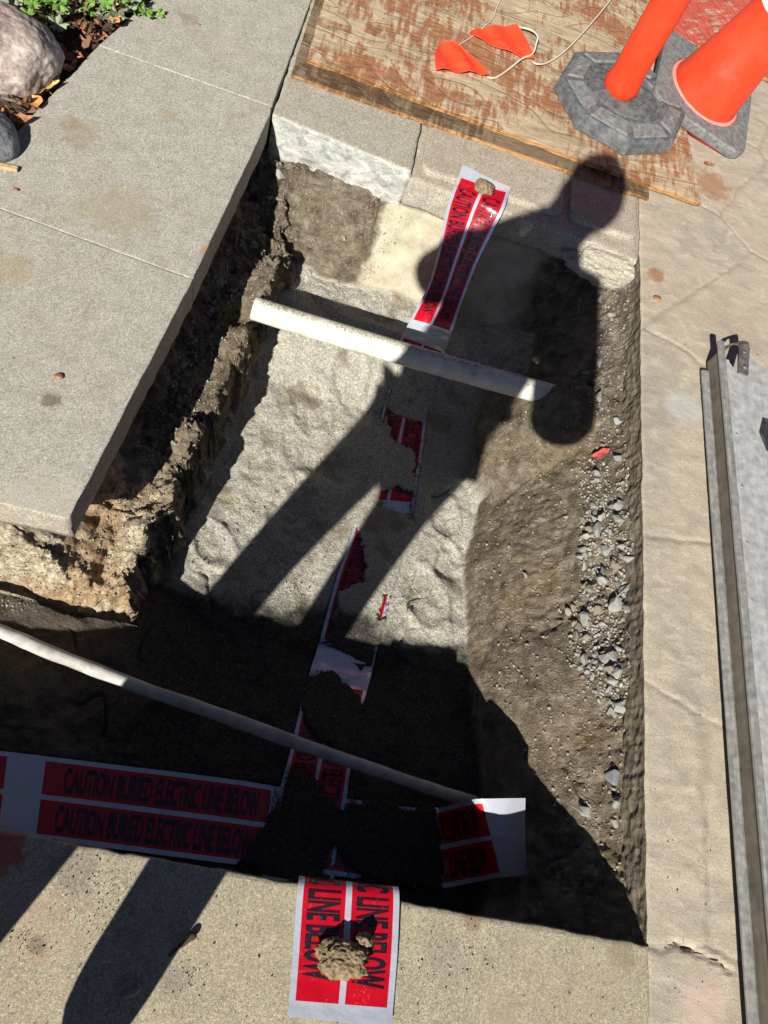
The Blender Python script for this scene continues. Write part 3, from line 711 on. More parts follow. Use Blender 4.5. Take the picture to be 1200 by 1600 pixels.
# block positions along each tape
def arclen(st):
    A = np.array(crom([tuple(a) for a, b in st], 14)); B = np.array(crom([tuple(b) for a, b in st], 14)); C = (A+B)/2
    return C, np.concatenate([[0], np.cumsum(np.linalg.norm(np.diff(C, axis=0), axis=1))])
lC, lL = arclen(LONG); cC, cL = arclen(CROSS)
def at_station(L, i): return L[i*14]
e = at_station(lL, 7)                # where it goes under the pipe
w1_ = at_station(lL, 16)-.004
endb = lL[-1]-.022
blocks = [(.028, at_station(lL, 6)+.004), (at_station(lL, 6)+.07, at_station(lL, 12)-.035), (at_station(lL, 12)-.002, at_station(lL, 15)+.000), (w1_+.02, w1_+.44), (endb-.455, endb)]
make_tape('caution_tape', LONG, blocks, 'long red and white caution tape down the middle, held by dirt clods at both ends', .0013, 3, -.02)
c75 = at_station(cL, 2)+.062
make_tape('caution_tape', CROSS, [(c75-.065-.42, c75-.065), (c75, c75+.43), (c75+.495, at_station(cL, 11)+.002)], 'caution tape lying across the shaded front of the trench, right end folded up', .0016, 9)

# ------------------------------------------------------------------ pipes
def pipe_obj(name, pts, r, mat, label, seg=20, seed=0, rough=0., per=10):
    pth = crom(pts, per); n = len(pth)
    rad = [r*(1+rough*float(vn(np.array(i*.35), np.array(0.), np.array(0.), seed))) for i in range(n)]
    bm = tube([Vector(p)-Vector(pth[0]) for p in pth], rad, seg)
    o = bm_obj(name, bm, mat, smooth=True, loc=pth[0]); smooth_edges(o, 50); return tag(o, label, 'pipe')
wp = pipe_obj('plastic_pipe', [P(396, 481, -.176), P(420, 489, -.176), P(500, 514, -.175), P(630, 553, -.172), P(760, 590, -.168), P(852, 615, -.165), P(900, 630, -.165)], .0285, M['pvc'], 'thick cream plastic pipe crossing the trench above the sand', seed=2, rough=.01)
cp = pipe_obj('conduit_pipe', [P(-160, 925, -.20), P(-60, 962, -.20), P(20, 994, -.205), P(75, 1018, -.21), P(150, 1047, -.22), P(230, 1078, -.23), P(330, 1112, -.24), P(450, 1156, -.262), P(560, 1194, -.28), P(660, 1228, -.295), P(742, 1254, -.305)], .0132, M['conduit'], 'thin grey conduit crossing the shaded front of the trench', seg=14, seed=5, rough=.07)
# loose sand lying on the pipe's back: stuff
def crumbs(name, centres, sizes, mat, label, cat, seed=0, sq=1.):
    rs = np.random.RandomState(seed); nb_ = 10
    base = []
    for q in range(nb_):
        bm = bmesh.new(); pts = rs.normal(size=(9, 3)); pts /= np.linalg.norm(pts, axis=1)[:, None]; pts *= rs.uniform(.6, 1., (9, 1))
        for p in pts: bm.verts.new(p)
        r = bmesh.ops.convex_hull(bm, input=bm.verts[:]); bmesh.ops.delete(bm, geom=[v for v in bm.verts if not v.link_faces], context='VERTS')
        bmesh.ops.triangulate(bm, faces=bm.faces[:]); bm.verts.index_update()
        base.append((np.array([v.co[:] for v in bm.verts]), np.array([[v.index for v in f.verts] for f in bm.faces]))); bm.free()
    VV = []; FF = []; n0 = 0
    for c, s in zip(centres, sizes):
        b, f = base[rs.randint(nb_)]; a = rs.uniform(0, 6.28, 3); R = np.array(Euler(a).to_matrix())
        v = (b*np.array([s, s*rs.uniform(.6, 1), s*rs.uniform(.5, .9)*sq]))@R.T+np.array(c)
        VV.append(v); FF.append(f+n0); n0 += len(v)
    o = np_obj(name, np.concatenate(VV), np.concatenate(FF), mat, smooth=False)
    return tag(o, label, cat, kind='stuff')
rs = np.random.RandomState(3)
pw = crom([P(405, 484, -.176), P(500, 514, -.175), P(630, 553, -.172), P(760, 590, -.168), P(852, 615, -.165)], 30)
cc = []; ss = []
for _ in range(2600):
    t = rs.uniform(0, 1)**.9*(len(pw)-1); p = np.array(pw[int(t)]); a = rs.normal(.12, .26); k = t/len(pw)
    if vn(np.array(k*9), np.array(a*2), np.array(0.), 6) < -.15: continue
    q = p+np.array([rs.uniform(-.01, .01), .0285*math.sin(a), .0285*math.cos(a)]); cc.append(q); ss.append(rs.uniform(.0008, .0024))
crumbs('spilled_sand', cc, ss, M['gravel_dirty'], 'sand grains spilled along the back of the cream pipe', 'sand', 5)

# ------------------------------------------------------------------ stones
def stone_mesh(seed, mat, flat=.75, n=13):
    rs = np.random.RandomState(seed); bm = bmesh.new(); pts = rs.normal(size=(n, 3)); pts /= np.linalg.norm(pts, axis=1)[:, None]; pts *= rs.uniform(.75, 1., (n, 1)); pts[:, 2] *= flat; pts[:, 1] *= rs.uniform(.65, 1)
    for p in pts: bm.verts.new(p)
    bmesh.ops.convex_hull(bm, input=bm.verts[:]); bmesh.ops.delete(bm, geom=[v for v in bm.verts if not v.link_faces], context='VERTS')
    bmesh.ops.bevel(bm, geom=bm.edges[:], offset=.07, segments=1, affect='EDGES')
    me = bpy.data.meshes.new('stone'); bmesh.ops.recalc_face_normals(bm, faces=bm.faces); bm.to_mesh(me); bm.free(); me.materials.append(mat); return me
SM = {k: [stone_mesh(i*7+j, M[k]) for i in range(9)] for j, k in enumerate(('gravel', 'gravel_dirty', 'gravel_dark'))}
def put_stone(px, py, r, kind, label, group, cat='stone', sink=.3):
    loc, nr = hit(px, py)
    if loc is None: return
    depth = (loc-CAMP).length; s = r*depth/F*.92
    o = bpy.data.objects.new('stone', random.choice(SM[kind])); COL.objects.link(o)
    o.location = loc+nr*(s*(.6-sink)); o.scale = (s*random.uniform(.9, 1.15), s, s*random.uniform(.7, 1.))
    q = nr.to_track_quat('Z', 'Y').to_euler(); o.rotation_euler = (q.x*.8+random.uniform(-.3, .3), q.y*.8+random.uniform(-.3, .3), random.uniform(0, 6.3))
    tag(o, label, cat, group); return o
named = [(938, 622, 13, 'gravel', 'pale round stone near the right end of the cream pipe, lower of two'), (938, 570, 11, 'gravel', 'pale round stone near the right end of the cream pipe, upper of two'),
    (967, 718, 12, 'gravel', 'whitish stone just right of the red leaf'), (820, 899, 8, 'gravel', 'single white pebble in the bare middle of the right slope'),
    (963, 946, 19, 'gravel', 'large pale broken stone high on the gravelly right slope'), (946, 905, 15, 'gravel', 'grey flat stone above the large pale broken stone on the right slope'),
    (962, 1210, 22, 'gravel_dark', 'large blue-grey rough stone low on the right slope'), (966, 1255, 14, 'gravel', 'pale stone directly below the blue-grey rough stone'),
    (916, 1268, 14, 'gravel', 'pale pointed stone lying apart at the left of the lower slope'), (962, 1290, 13, 'gravel', 'elongated whitish stone lowest on the right slope'),
    (980, 440, 11, 'gravel', 'white stone just below the broken pale kerb corner at right'), (968, 446, 9, 'gravel', 'small white stone left beneath the pale kerb corner'), (940, 466, 9, 'gravel', 'white flat chip at the edge of the body shadow'),
    (956, 491, 9, 'gravel', 'white stone under the kerb corner chips'), (537, 372, 9, 'gravel', 'pale stone in the brown back wall below the white kerb face'), (432, 256, 8, 'gravel', 'topmost pale pebble in the left back corner of the trench'),
    (436, 275, 14, 'gravel', 'largest white pebble in the left back corner of the trench'), (424, 292, 9, 'gravel', 'white pebble below the largest one in the left back corner'), (437, 313, 10, 'gravel', 'round white pebble at the foot of the back corner cluster'),
    (421, 309, 7, 'gravel', 'small white pebble at left foot of the back corner cluster'), (483, 424, 8, 'gravel', 'white rough pebble above the dark corner behind the cream pipe'), (395, 385, 12, 'gravel_dark', 'large grey stone in the shade under the walkway edge'),
    (340, 440, 12, 'gravel_dark', 'long grey stone in the shaded gravel beside the walkway'), (322, 490, 14, 'gravel_dark', 'broad blue-grey stone in shaded gravel left of the pipe end'), (283, 572, 12, 'gravel_dark', 'triangular pale grey stone in the shaded ledge lower down')]
for a in named: put_stone(*a, group='loose stones in the trench')
def scatter(n, poly, rr, kinds, label, group, seed):
    r_ = np.random.RandomState(seed); P_ = np.array(poly); k = 0
    while k < n:
        x = r_.uniform(P_[:, 0].min(), P_[:, 0].max()); y = r_.uniform(P_[:, 1].min(), P_[:, 1].max())
        if not inpoly(np.array([x]), np.array([y]), poly)[0]: continue
        if vn(np.array(x*.025), np.array(y*.012), np.array(0.), seed) < r_.uniform(-.7, .2): continue
        put_stone(x, y, rr[0]+(rr[1]-rr[0])*r_.rand()**2.2, kinds[r_.randint(len(kinds))], label, group); k += 1
random.seed(11)
scatter(26, [(905, 430), (985, 425), (990, 680), (930, 760), (900, 640)], (3, 8), ['gravel', 'gravel_dirty'], 'small crushed stone on the upper right slope', 'small stones on the upper right slope', 4)
scatter(160, [(925, 740), (990, 720), (992, 1110), (960, 1120), (880, 1010), (900, 900)], (3.5, 15), ['gravel', 'gravel', 'gravel', 'gravel_dirty'], 'crushed grey stone in the gravelly band of the right slope', 'crushed stones in the gravelly band of the right slope', 5)
scatter(14, [(900, 1130), (985, 1130), (985, 1320), (905, 1300)], (2.5, 7), ['gravel', 'gravel_dirty'], 'small stone on the lower right slope', 'small stones on the lower right slope', 6)
scatter(46, [(430, 240), (445, 280), (410, 420), (330, 620), (250, 720), (180, 800), (140, 820), (270, 560), (360, 400)], (4, 9), ['gravel_dark', 'gravel_dark', 'gravel_dirty'], 'grey stone in the shaded ledge under the walkway', 'stones in the shaded ledge under the walkway', 7)
scatter(10, [(470, 290), (620, 350), (600, 400), (560, 440), (500, 450)], (2, 5.5), ['gravel_dirty', 'gravel'], 'small stone in the brown back wall', 'small stones in the brown back wall', 8)
scatter(16, [(240, 640), (330, 640), (290, 760), (250, 860), (180, 930), (130, 900), (200, 800)], (3, 9), ['gravel_dirty'], 'earthy lump on the left bank below the walkway corner', 'earthy lumps on the left bank', 9)
# crumbs of soil: stuff
cc = []; ss = []; r_ = np.random.RandomState(12)
def cr(n, poly, lo, hi):
    P_ = np.array(poly); k = 0
    while k < n:
        x = r_.uniform(P_[:, 0].min(), P_[:, 0].max()); y = r_.uniform(P_[:, 1].min(), P_[:, 1].max())
        if not inpoly(np.array([x]), np.array([y]), poly)[0]: continue
        l, nn_ = hit(x, y); k += 1
        if l is None: continue
        cc.append(l+nn_*.0008); ss.append(lo+(hi-lo)*r_.rand()**3)
cr(2200, [(905, 720), (992, 720), (992, 1120), (950, 1120), (885, 1030), (905, 900)], .0015, .0095)
cr(500, [(930, 430), (990, 425), (990, 680), (940, 700), (925, 600)], .002, .0065)
cr(900, [(405, 260), (432, 260), (400, 420), (330, 600), (250, 740), (190, 800), (170, 780), (300, 500)], .002, .008)
crumbs('fine_gravel', cc, ss, M['chips'], 'fine crushed gravel on the sides of the trench', 'gravel', 26)
cc = []; ss = []
cr(2300, [(870, 420), (995, 410), (1000, 1380), (960, 1380), (780, 1150), (740, 900), (780, 650)], .0012, .0075)
cr(1400, [(430, 240), (650, 340), (560, 460), (480, 480), (400, 400)], .0012, .005)
cr(2600, [(420, 300), (440, 420), (380, 600), (260, 860), (150, 960), (0, 955), (0, 850), (120, 850), (300, 560)], .0012, .0055)
crumbs('soil_crumbs', cc, ss, M['gravel_dirty'], 'crumbs of soil and grit on the trench sides', 'soil', 6)
cc = []; ss = []
cr(5200, [(430, 560), (600, 590), (770, 640), (735, 800), (720, 960), (740, 1100), (800, 1300), (300, 1280), (250, 1000), (280, 880), (340, 760)], .0007, .0026)
crumbs('loose_sand', cc, ss, M['gravel_dirty'], 'coarse loose sand grains on the trench floor', 'sand', 8)
cc = []; ss = []
for poly in OPEN:
    n = len(poly); A_ = [on_floor(a, b, .004) for a, b in poly]
    for a, b in zip(A_, A_[1:]+A_[:1]):
        for _ in range(int((b-a).length*2600)):
            p = a.lerp(b, r_.rand()); d = abs(r_.normal(0, .010)); an = r_.uniform(0, 6.3); q = p+Vector((math.cos(an)*d, math.sin(an)*d, 0))
            if abs(q.x) > .9 or q.y < .02: continue
            qa = np.array([q.x]); qb = np.array([q.y])
            if not (inpoly(qa, qb, foot(LONG[7:23]))[0] or inpoly(qa, qb, foot(CROSS[:9]))[0]): continue
            cc.append(q+Vector((0, 0, .0015))); ss.append(.0008+.0018*r_.rand()**2)
crumbs('sand_on_tape', cc, ss, M['humus'], 'dark sand grains spilled over the edges of the tape', 'sand', 18)
cc = []; ss = []
M['sandlump'] = m_stone('pale_sand_lump', [(.24, .225, .18), (.38, .36, .30), (.52, .50, .43)], 160)
k = 0
while k < 2600:
    x = r_.uniform(270, 780); y = r_.uniform(540, 990); k += 1
    if not inpoly(np.array([x]), np.array([y]), [(440, 550), (600, 590), (765, 650), (735, 800), (720, 960), (640, 985), (420, 930), (275, 885), (340, 760)])[0]: continue
    if vn(np.array(x*.03), np.array(y*.03), np.array(0.), 77) < r_.uniform(-.5, .5): continue
    l, nn_ = hit(x, y)
    if l is None: continue
    cc.append(l+nn_*.001); ss.append(.0012+.0048*r_.rand()**4)
crumbs('sand_lumps', cc, ss, M['sandlump'], 'small clumps of pale sand on the trench floor', 'sand', 48)
# grit lying on the slabs and the patio
cc = []; ss = []
for _ in range(2600):
    x, y = r_.uniform(0, 1200), r_.uniform(0, 1600); p = P(x, y, .0)
    on = (p.y < .0 and p.x < .8) or (p.x > .81 and p.x < .94)
    if p.x < -.33 and p.y > .53 and p.x > -.7 and r_.rand() < .35: on = True
    if not on: continue
    cc.append(p+Vector((0, 0, .0012))); ss.append(.0006+.0022*r_.rand()**4)
crumbs('grit', cc, ss, M['clod'], 'fine grit scattered on the concrete', 'grit', 9)

cc = []; ss = []
for (gx_, gy_, sx_, sy_, n_) in ((172, 1400, 30, 60, 260), (120, 1370, 60, 40, 90), (705, 1490, 46, 36, 150), (300, 1530, 26, 18, 90), (35, 1475, 18, 12, 90), (860, 1440, 30, 14, 70), (640, 1408, 20, 5, 60)):
    for _ in range(n_):
        p = P(r_.normal(gx_, sx_), r_.normal(gy_, sy_), 0.)
        if p.y > .005 or p.x > .79: continue
        cc.append(p+Vector((0, 0, .0008))); ss.append(.0006+.0022*r_.rand()**2.5)
crumbs('dark_grit', cc, ss, M['chips'], 'grey grit in rough worn patches of the foreground slab', 'grit', 29)
# ------------------------------------------------------------------ lumps, boulders
lump('dirt_clod', P(534, 1497, .020), (.038, .026, .017), M['clod'], 'crumbly brown dirt clod holding the tape end on the foreground slab', 'dirt clod', 3, .55, 2.2, 6, cl=.05)
lump('dirt_clod', P(570, 1468, .022), (.013, .010, .012), M['clod'], 'small crumb of dirt leaning on the big clod on the foreground slab', 'dirt clod', 4, .5, 1.7, 4, cl=.35)
lump('dirt_clod', P(757, 292, .024), (.027, .023, .013), M['clod'], 'small brown dirt clod holding the far tape end on the kerb', 'dirt clod', 6, .35, 1.5, cl=.2)
lump('boulder', P(14, 84, .035), (.108, .105, .085), M['boulder'], 'large rounded pinkish granite boulder in the garden bed', 'boulder', 12, .22, 1.1, 6, .5)
lump('boulder', P(-30, 218, .01), (.075, .075, .06), M['boulder_grey'], 'small dark grey boulder at the edge of the walkway', 'boulder', 17, .2, 1.2, 5)
lump('pebble', P(203, 1546, .003), (.017, .011, .006), M['gravel_dirty'], 'flat oval pebble in the leg shadow on the foreground slab', 'pebble', 23, .15, 1.5, 3, rot=.5)
# twig-like lumps on the foreground slab
bm = tube(crom([P(264, 1494, .004), P(276, 1482, .006), P(292, 1470, .006), P(306, 1459, .007)], 4), [.0025]*6+[.004]*4+[.0055]*2+[.004], 8)
tag(bm_obj('twig', bm, M['humus'], smooth=True), 'short dark twig on the foreground slab beside the leg shadow', 'twig')
bm = bmesh.new(); add_box(bm, -.045, .03, -.006, .006, 0, .008, .002)
o = bm_obj('wood_chip', bm, M['bark'], loc=P(5, 262, .001)); o.rotation_euler = (0, 0, .12); tag(o, 'pale wood chip on the walkway at the left border', 'wood chip')
for i, (px, py, s, lab) in enumerate([(25, 296, .006, 'dark crumb on the walkway below the wood chip'), (92, 588, .009, 'curled brown flake on the walkway'), (1027, 466, .012, 'dry brown leaf bit on the patio beside the trench'), (310, 98-60, .005, 'dark speck on the walkway near the top')]):
    lump('crumb', P(px, py, s*.3), (s, s*.7, s*.4), M['leaf_brown'], lab, 'debris', 40+i, .4, 2, 3)

# ------------------------------------------------------------------ leaves
def leaf_mesh(name, L, Wd, mat, curl=.3, seed=0, lobed=False):
    bm = bmesh.new(); n = 9; rows = []
    for i in range(n):
        t = i/(n-1); w = Wd*math.sin(math.pi*min(1, t*1.02)**.8)*(1 if not lobed else .75+.45*abs(math.sin(t*9)))
        z = curl*L*(t-.5)**2*1.6; row = []
        for k, s in enumerate((-1, -.5, 0, .5, 1)):
            row.append(bm.verts.new((t*L-L/2, s*w/2, z+abs(s)**2*w*.3*curl*2+.002*math.sin(i*1.7+seed+k))))
        rows.append(row)
    for a, b in zip(rows, rows[1:]):
        for k in range(4): bm.faces.new((a[k], a[k+1], b[k+1], b[k]))
    me = bpy.data.meshes.new(name); bm.to_mesh(me); bm.free(); me.materials.append(mat); me.polygons.foreach_set('use_smooth', [True]*len(me.polygons)); return me
def leaf(px, py, L, Wd, mat, rot, label, z=.003, curl=.3, tilt=0, nrm=None):
    o = bpy.data.objects.new('fallen_leaf', leaf_mesh('fallen_leaf', L, Wd, M[mat], curl, px)); COL.objects.link(o)
    if z is None:
        l, n_ = hit(px, py); o.location = l+n_*.011; from mathutils import Quaternion; o.rotation_euler = (n_.lerp(Vector((0, 0, 1)), .4).to_track_quat('Z', 'Y') @ Quaternion((0, 0, 1), rot)).to_euler()
    else: o.location = P(px, py, z); o.rotation_euler = (tilt, 0, rot)
    return tag(o, label, 'leaf')
leaf(941, 714, .055, .022, 'leaf_red', -.9, 'bright red pointed leaf on the right slope', None, .12)
leaf(1108, 257, .04, .02, 'leaf_brown', .3, 'brown oak leaf on the patio below the traffic cone', .003, .3)
leaf(51, 160, .052, .042, 'leaf_orange', 2.4, 'broad orange leaf between boulder and walkway edge', .004, .35)
leaf(73, 137, .062, .026, 'leaf_yellow', .75, 'yellow curled leaf beside the walkway edge, next to the orange one', .008, .5)
leaf(52, 130, .045, .018, 'leaf_yellow', 1.9, 'narrow yellow leaf standing against the boulder', .014, .3, .8)
leaf(80, 124, .05, .028, 'leaf_brown', .9, 'brown leaf behind the yellow curled leaf', .01, .4)
leaf(180, 33, .035, .026, 'leaf_orange', 1.2, 'orange leaf on the mulch under the green plants', .02, .3)
leaf(98, 80, .045, .016, 'leaf_red', -1.1, 'reddish leaf right beside the large boulder', .01, .3)
leaf(110, 92, .05, .022, 'leaf_brown', .4, 'pale brown leaf at the walkway edge right of the boulder', .01, .4)
leaf(35, 190, .05, .03, 'leaf_brown', .6, 'dark brown leaf between the two boulders', .004, .6)
# mulch: stuff
r_ = np.random.RandomState(31); VV = []; FF = []; MI = []
k = 0
while k < 4600:
    x = r_.uniform(-1.2, -.5); y = r_.uniform(1.15, 3.2)
    if x > np.interp(y, [1.15, 1.3, 1.72, 2.0, 2.3, 3.9], [-.80, -.745, -.66, -.59, -.565, -.60])-.002: continue
    L = r_.uniform(.012, .042); w = L*r_.uniform(.15, .6); a = r_.uniform(0, 6.3); e = Euler((r_.normal(0, .6), r_.normal(0, .5), a)).to_matrix()
    c = Vector((x, y, -.018+r_.uniform(0, .042))); n0 = len(VV)
    for q in ((-L/2, 0, 0), (0, -w/2, .003), (L/2, 0, .002), (0, w/2, .004), (0, 0, -.002)): VV.append(c+e@Vector(q))
    for f in ((0, 1, 4), (1, 2, 4), (2, 3, 4), (3, 0, 4)): FF.append(tuple(n0+i for i in f)); MI.append(0 if r_.rand() < 1 else 1)
    k += 1
rnd = r_.rand(len(VV)//5)
mu = mesh_obj('mulch', VV, FF, [M['mulch'], M['leaf_brown'], M['humus'], M['bark']], smooth=False)
mi = np.repeat(np.where(rnd < .45, 0, np.where(rnd < .72, 1, np.where(rnd < .92, 2, 3))), 4); mu.data.polygons.foreach_set('material_index', mi.astype(np.int32))
tag(mu, 'shredded leaf and bark mulch in the garden bed', 'mulch', kind='stuff')
# plants with lobed leaves
def lobed_mesh(R, mat):
    bm = bmesh.new(); c = bm.verts.new((0, 0, 0)); ring = []; n = 30
    for i in range(n):
        t = 2*math.pi*i/n; r = R*(.52+.48*abs(math.cos(t*2.5))**.8)*(.9+.1*math.cos(t*15)); r *= .35+.65*min(1, abs(((t-math.pi+math.pi) % (2*math.pi))-math.pi)/.0001 if False else 1)
        ring.append(bm.verts.new((r*math.cos(t), r*math.sin(t), R*.18*math.cos(5*t)+.1*r)))
    for i in range(n): bm.faces.new((c, ring[i], ring[(i+1) % n]))
    me = bpy.data.meshes.new('leaf'); bm.to_mesh(me); bm.free(); me.materials.append(mat); return me
lm = {k: lobed_mesh(1, M[k]) for k in ('leaf_green', 'leaf_sage')}
random.seed(5)
for i, (px, py, n, kinds, lab) in enumerate([(12, 10, 12, ('leaf_sage',), 'pale grey-green plant behind the large boulder at the left border'), (78, 0, 16, ('leaf_green', 'leaf_sage', 'leaf_green'), 'bright green lobed plant over the mulch right of the boulder'),
        (150, -6, 16, ('leaf_green', 'leaf_green', 'leaf_sage'), 'green lobed plant in the middle of the bed edge'), (215, -10, 14, ('leaf_green', 'leaf_sage'), 'green plant nearest to the walkway at the top border'), (40, -45, 14, ('leaf_green',), 'green plant behind the pale one at the top left'), (125, -60, 16, ('leaf_green',), 'plant at the back of the bed, cut by the top border')]):
    b = P(px, py+34, -.02); root = empty('garden_plant', b); tag(root, lab, 'plant', 'lobed green plants in the garden bed')
    for k in range(n):
        a = random.uniform(0, 6.28); r = random.uniform(.01, .075); h = random.uniform(.02, .07); tip = Vector((r*math.cos(a), r*math.sin(a), h))
        bm = tube([Vector((0, 0, 0)), tip*.5+Vector((0, 0, .012)), tip], [.0016, .0013, .001], 5, False); bm_obj('stem', bm, M['leaf_sage'], root, True)
        o = bpy.data.objects.new('leaf', lm[random.choice(kinds)]); COL.objects.link(o); o.parent = root; o.location = tip; s = random.uniform(.016, .030); o.scale = (s, s, s)
        o.rotation_euler = (random.uniform(-.5, .5), random.uniform(-.5, .5), random.uniform(0, 6.3))

# ------------------------------------------------------------------ plywood
def ply(name, corners, z0, th, mat, label, seed, plies=5):
    """a sheet of plywood: face veneer on top, layers showing on its edge"""
    c0 = Vector((*corners[0], z0)); root = empty(name, c0); tag(root, label, 'plywood sheet')
    lay = th/plies
    for i in range(plies):
        top = z0+lay*(i+1); sh = .0012*(i % 2)
        poly = []
        cx = sum(c[0] for c in corners)/4; cy = sum(c[1] for c in corners)/4
        for c in corners:
            d = Vector((cx-c[0], cy-c[1])).normalized()*sh; poly.append((c[0]+d.x, c[1]+d.y))
        o = slab('veneer', poly, top, lay-.0001, mat if i == plies-1 else M['ply_edge'], bev=.0006, jit=.0022, res=.016, seed=seed+i, side=M['ply_edge'], rows=1)
        o.data.transform(Matrix.Translation(-c0)); o.parent = root
    return root
def xy(px, py, z): p = P(px, py, z); return (p.x, p.y)
lowA, lowB = xy(455, 116, .012), xy(1014, 310, .012)
ply('plywood_sheet', [lowA, lowB, (lowB[0]+.01, 3.25), (-.215, 3.25)], .001, .011, M['ply_low'], 'lower dark weathered plywood sheet, showing along the front edge', 20)
u1, u2, u3 = xy(480, 90, .026), xy(1096, 318, .026), xy(1070, 187, .026)
dx = (u3[0]-u2[0])/(u3[1]-u2[1])
ply('plywood_sheet', [u1, u2, (u2[0]+dx*1.25, u2[1]+1.25), (u1[0]-.02, u1[1]+1.25)], .013, .013, M['ply_top'], 'upper worn plywood sheet with flaking red-brown stain under the delineator post', 30)
ra, rb = xy(1052, 52, .016), xy(1205, 125, .016)
ply('plywood_sheet', [ra, rb, (rb[0]+.10, rb[1]+.8), (ra[0]+.02, ra[1]+.9)], .002, .014, M['ply_red'], 'red painted plywood sheet behind the traffic cone', 40)

def bridge(bm, a, b):
    n = len(a)
    for k in range(n): bm.faces.new((a[k], a[(k+1) % n], b[(k+1) % n], b[k]))
# ------------------------------------------------------------------ pennants and cord
ZP = .027
def pennant(pts, label, lift, seed):
    P2 = [P(x, y, ZP+.003) for x, y in pts]; c = sum(P2, Vector())/len(P2); root = empty('pennant_flag', c); tag(root, label, 'pennant', 'orange pennants on a cord')
    bm = bmesh.new(); out = []
    for a, b in zip(P2, P2[1:]+P2[:1]):
        for k in range(4): out.append(a.lerp(b, k/4)-c)
    vc = bm.verts.new((0, 0, lift*.5)); rings = []
    for f in (.2, .4, .6, .8, 1.):
        rings.append([bm.verts.new((p.x*f, p.y*f, max(0., 1.7*lift*(.5+.5*math.sin((p.x*70+p.y*45)*f+seed))*(1-f*.4)+(.004 if f == 1 else 0)))) for p in out])
    n = len(out)
    for k in range(n): bm.faces.new((vc, rings[0][k], rings[0][(k+1) % n]))
    for a, b in zip(rings, rings[1:]): bridge(bm, a, b)
    hem = [v.co.copy() for v in rings[-1]]+[rings[-1][0].co.copy()]
    bm_obj('cloth', bm, M['pennant'], root, True)
    bm_obj('hem', tube(hem, .0012, 6), M['pennant'], root, True)
    return root
pennant([(677, 90), (689, 68), (704, 71), (722, 79), (740, 93), (755, 110), (762, 120), (720, 116), (680, 112)], 'orange pennant at left, its tip pointing right to the cord', .010, 1)
pennant([(732, 54), (745, 50), (772, 44), (795, 44), (806, 43), (818, 62), (829, 85), (832, 95), (812, 91), (785, 80), (760, 69), (742, 61)], 'orange pennant at right, tip pointing left, next to the white cord loop', .006, 2.2)
pennant_edge = [(689, 68), (678, 90), (680, 112)]
def cord(pts, label, r=.0028, mat='rope'):
    o = bm_obj('cord', tube([Vector(p) for p in crom([P(*q) for q in pts], 8)], r, 7), M[mat], smooth=True); return tag(o, label, 'cord')
cord([(762, 121, ZP+.004), (775, 121, ZP+.003), (795, 108, ZP+.004), (815, 92, ZP+.012), (832, 84, ZP+.012), (838, 68, ZP+.02), (840, 57, ZP+.025), (832, 48, ZP+.02), (815, 43, ZP+.012), (806, 44, ZP+.006)], 'pale cord looping from one pennant to the other')
cord([(832, 97, ZP+.004), (840, 100, ZP+.01), (855, 98, ZP+.006), (880, 82, ZP+.008), (910, 52, ZP+.01), (950, 5, ZP+.012), (985, -45, ZP+.014)], 'white cord running from the right pennant to the top border', .0024)
cord([(712, 73, ZP+.003), (730, 62, ZP+.003), (752, 46, ZP+.003), (770, 28, ZP+.003), (776, 12, ZP+.003), (784, -4, ZP+.003), (800, -40, ZP+.003)], 'thin brown cord curving up from the left pennant', .0016)

# ------------------------------------------------------------------ delineator post
def octa(bm, R, z, rot=0, n=8, c=(0, 0)):
    return [bm.verts.new((c[0]+R*math.cos(rot+2*math.pi*(k+.5)/n), c[1]+R*math.sin(rot+2*math.pi*(k+.5)/n), z)) for k in range(n)]
pa, pb = P(923, 178, .075), P(997, 220, .075); ang = math.atan2(pb.y-pa.y, pb.x-pa.x)
cen = P(978, 145, .078); dl = empty('delineator_post', (cen.x, cen.y, .026), (0, 0, ang)); tag(dl, 'orange tube post standing in a grey octagonal rubber base on the plywood', 'delineator post')
bm = bmesh.new(); R = .205
rg = [octa(bm, R*.97, 0), octa(bm, R, .006), octa(bm, R*.985, .039), octa(bm, R*.945, .046), octa(bm, R*.60, .053)]
for a, b in zip(rg, rg[1:]): bridge(bm, a, b)
bm.faces.new(rg[0][::-1]); 
inner = []
for Rk, z in ((R*.58, .053), (R*.56, .047), (R*.50, .047), (R*.48, .052), (R*.30, .056), (R*.27, .050), (R*.10, .050)):
    inner.append([bm.verts.new((Rk*math.cos(2*math.pi*k/32), Rk*math.sin(2*math.pi*k/32), z)) for k in range(32)])
for a, b in zip(inner, inner[1:]): bridge(bm, a, b)
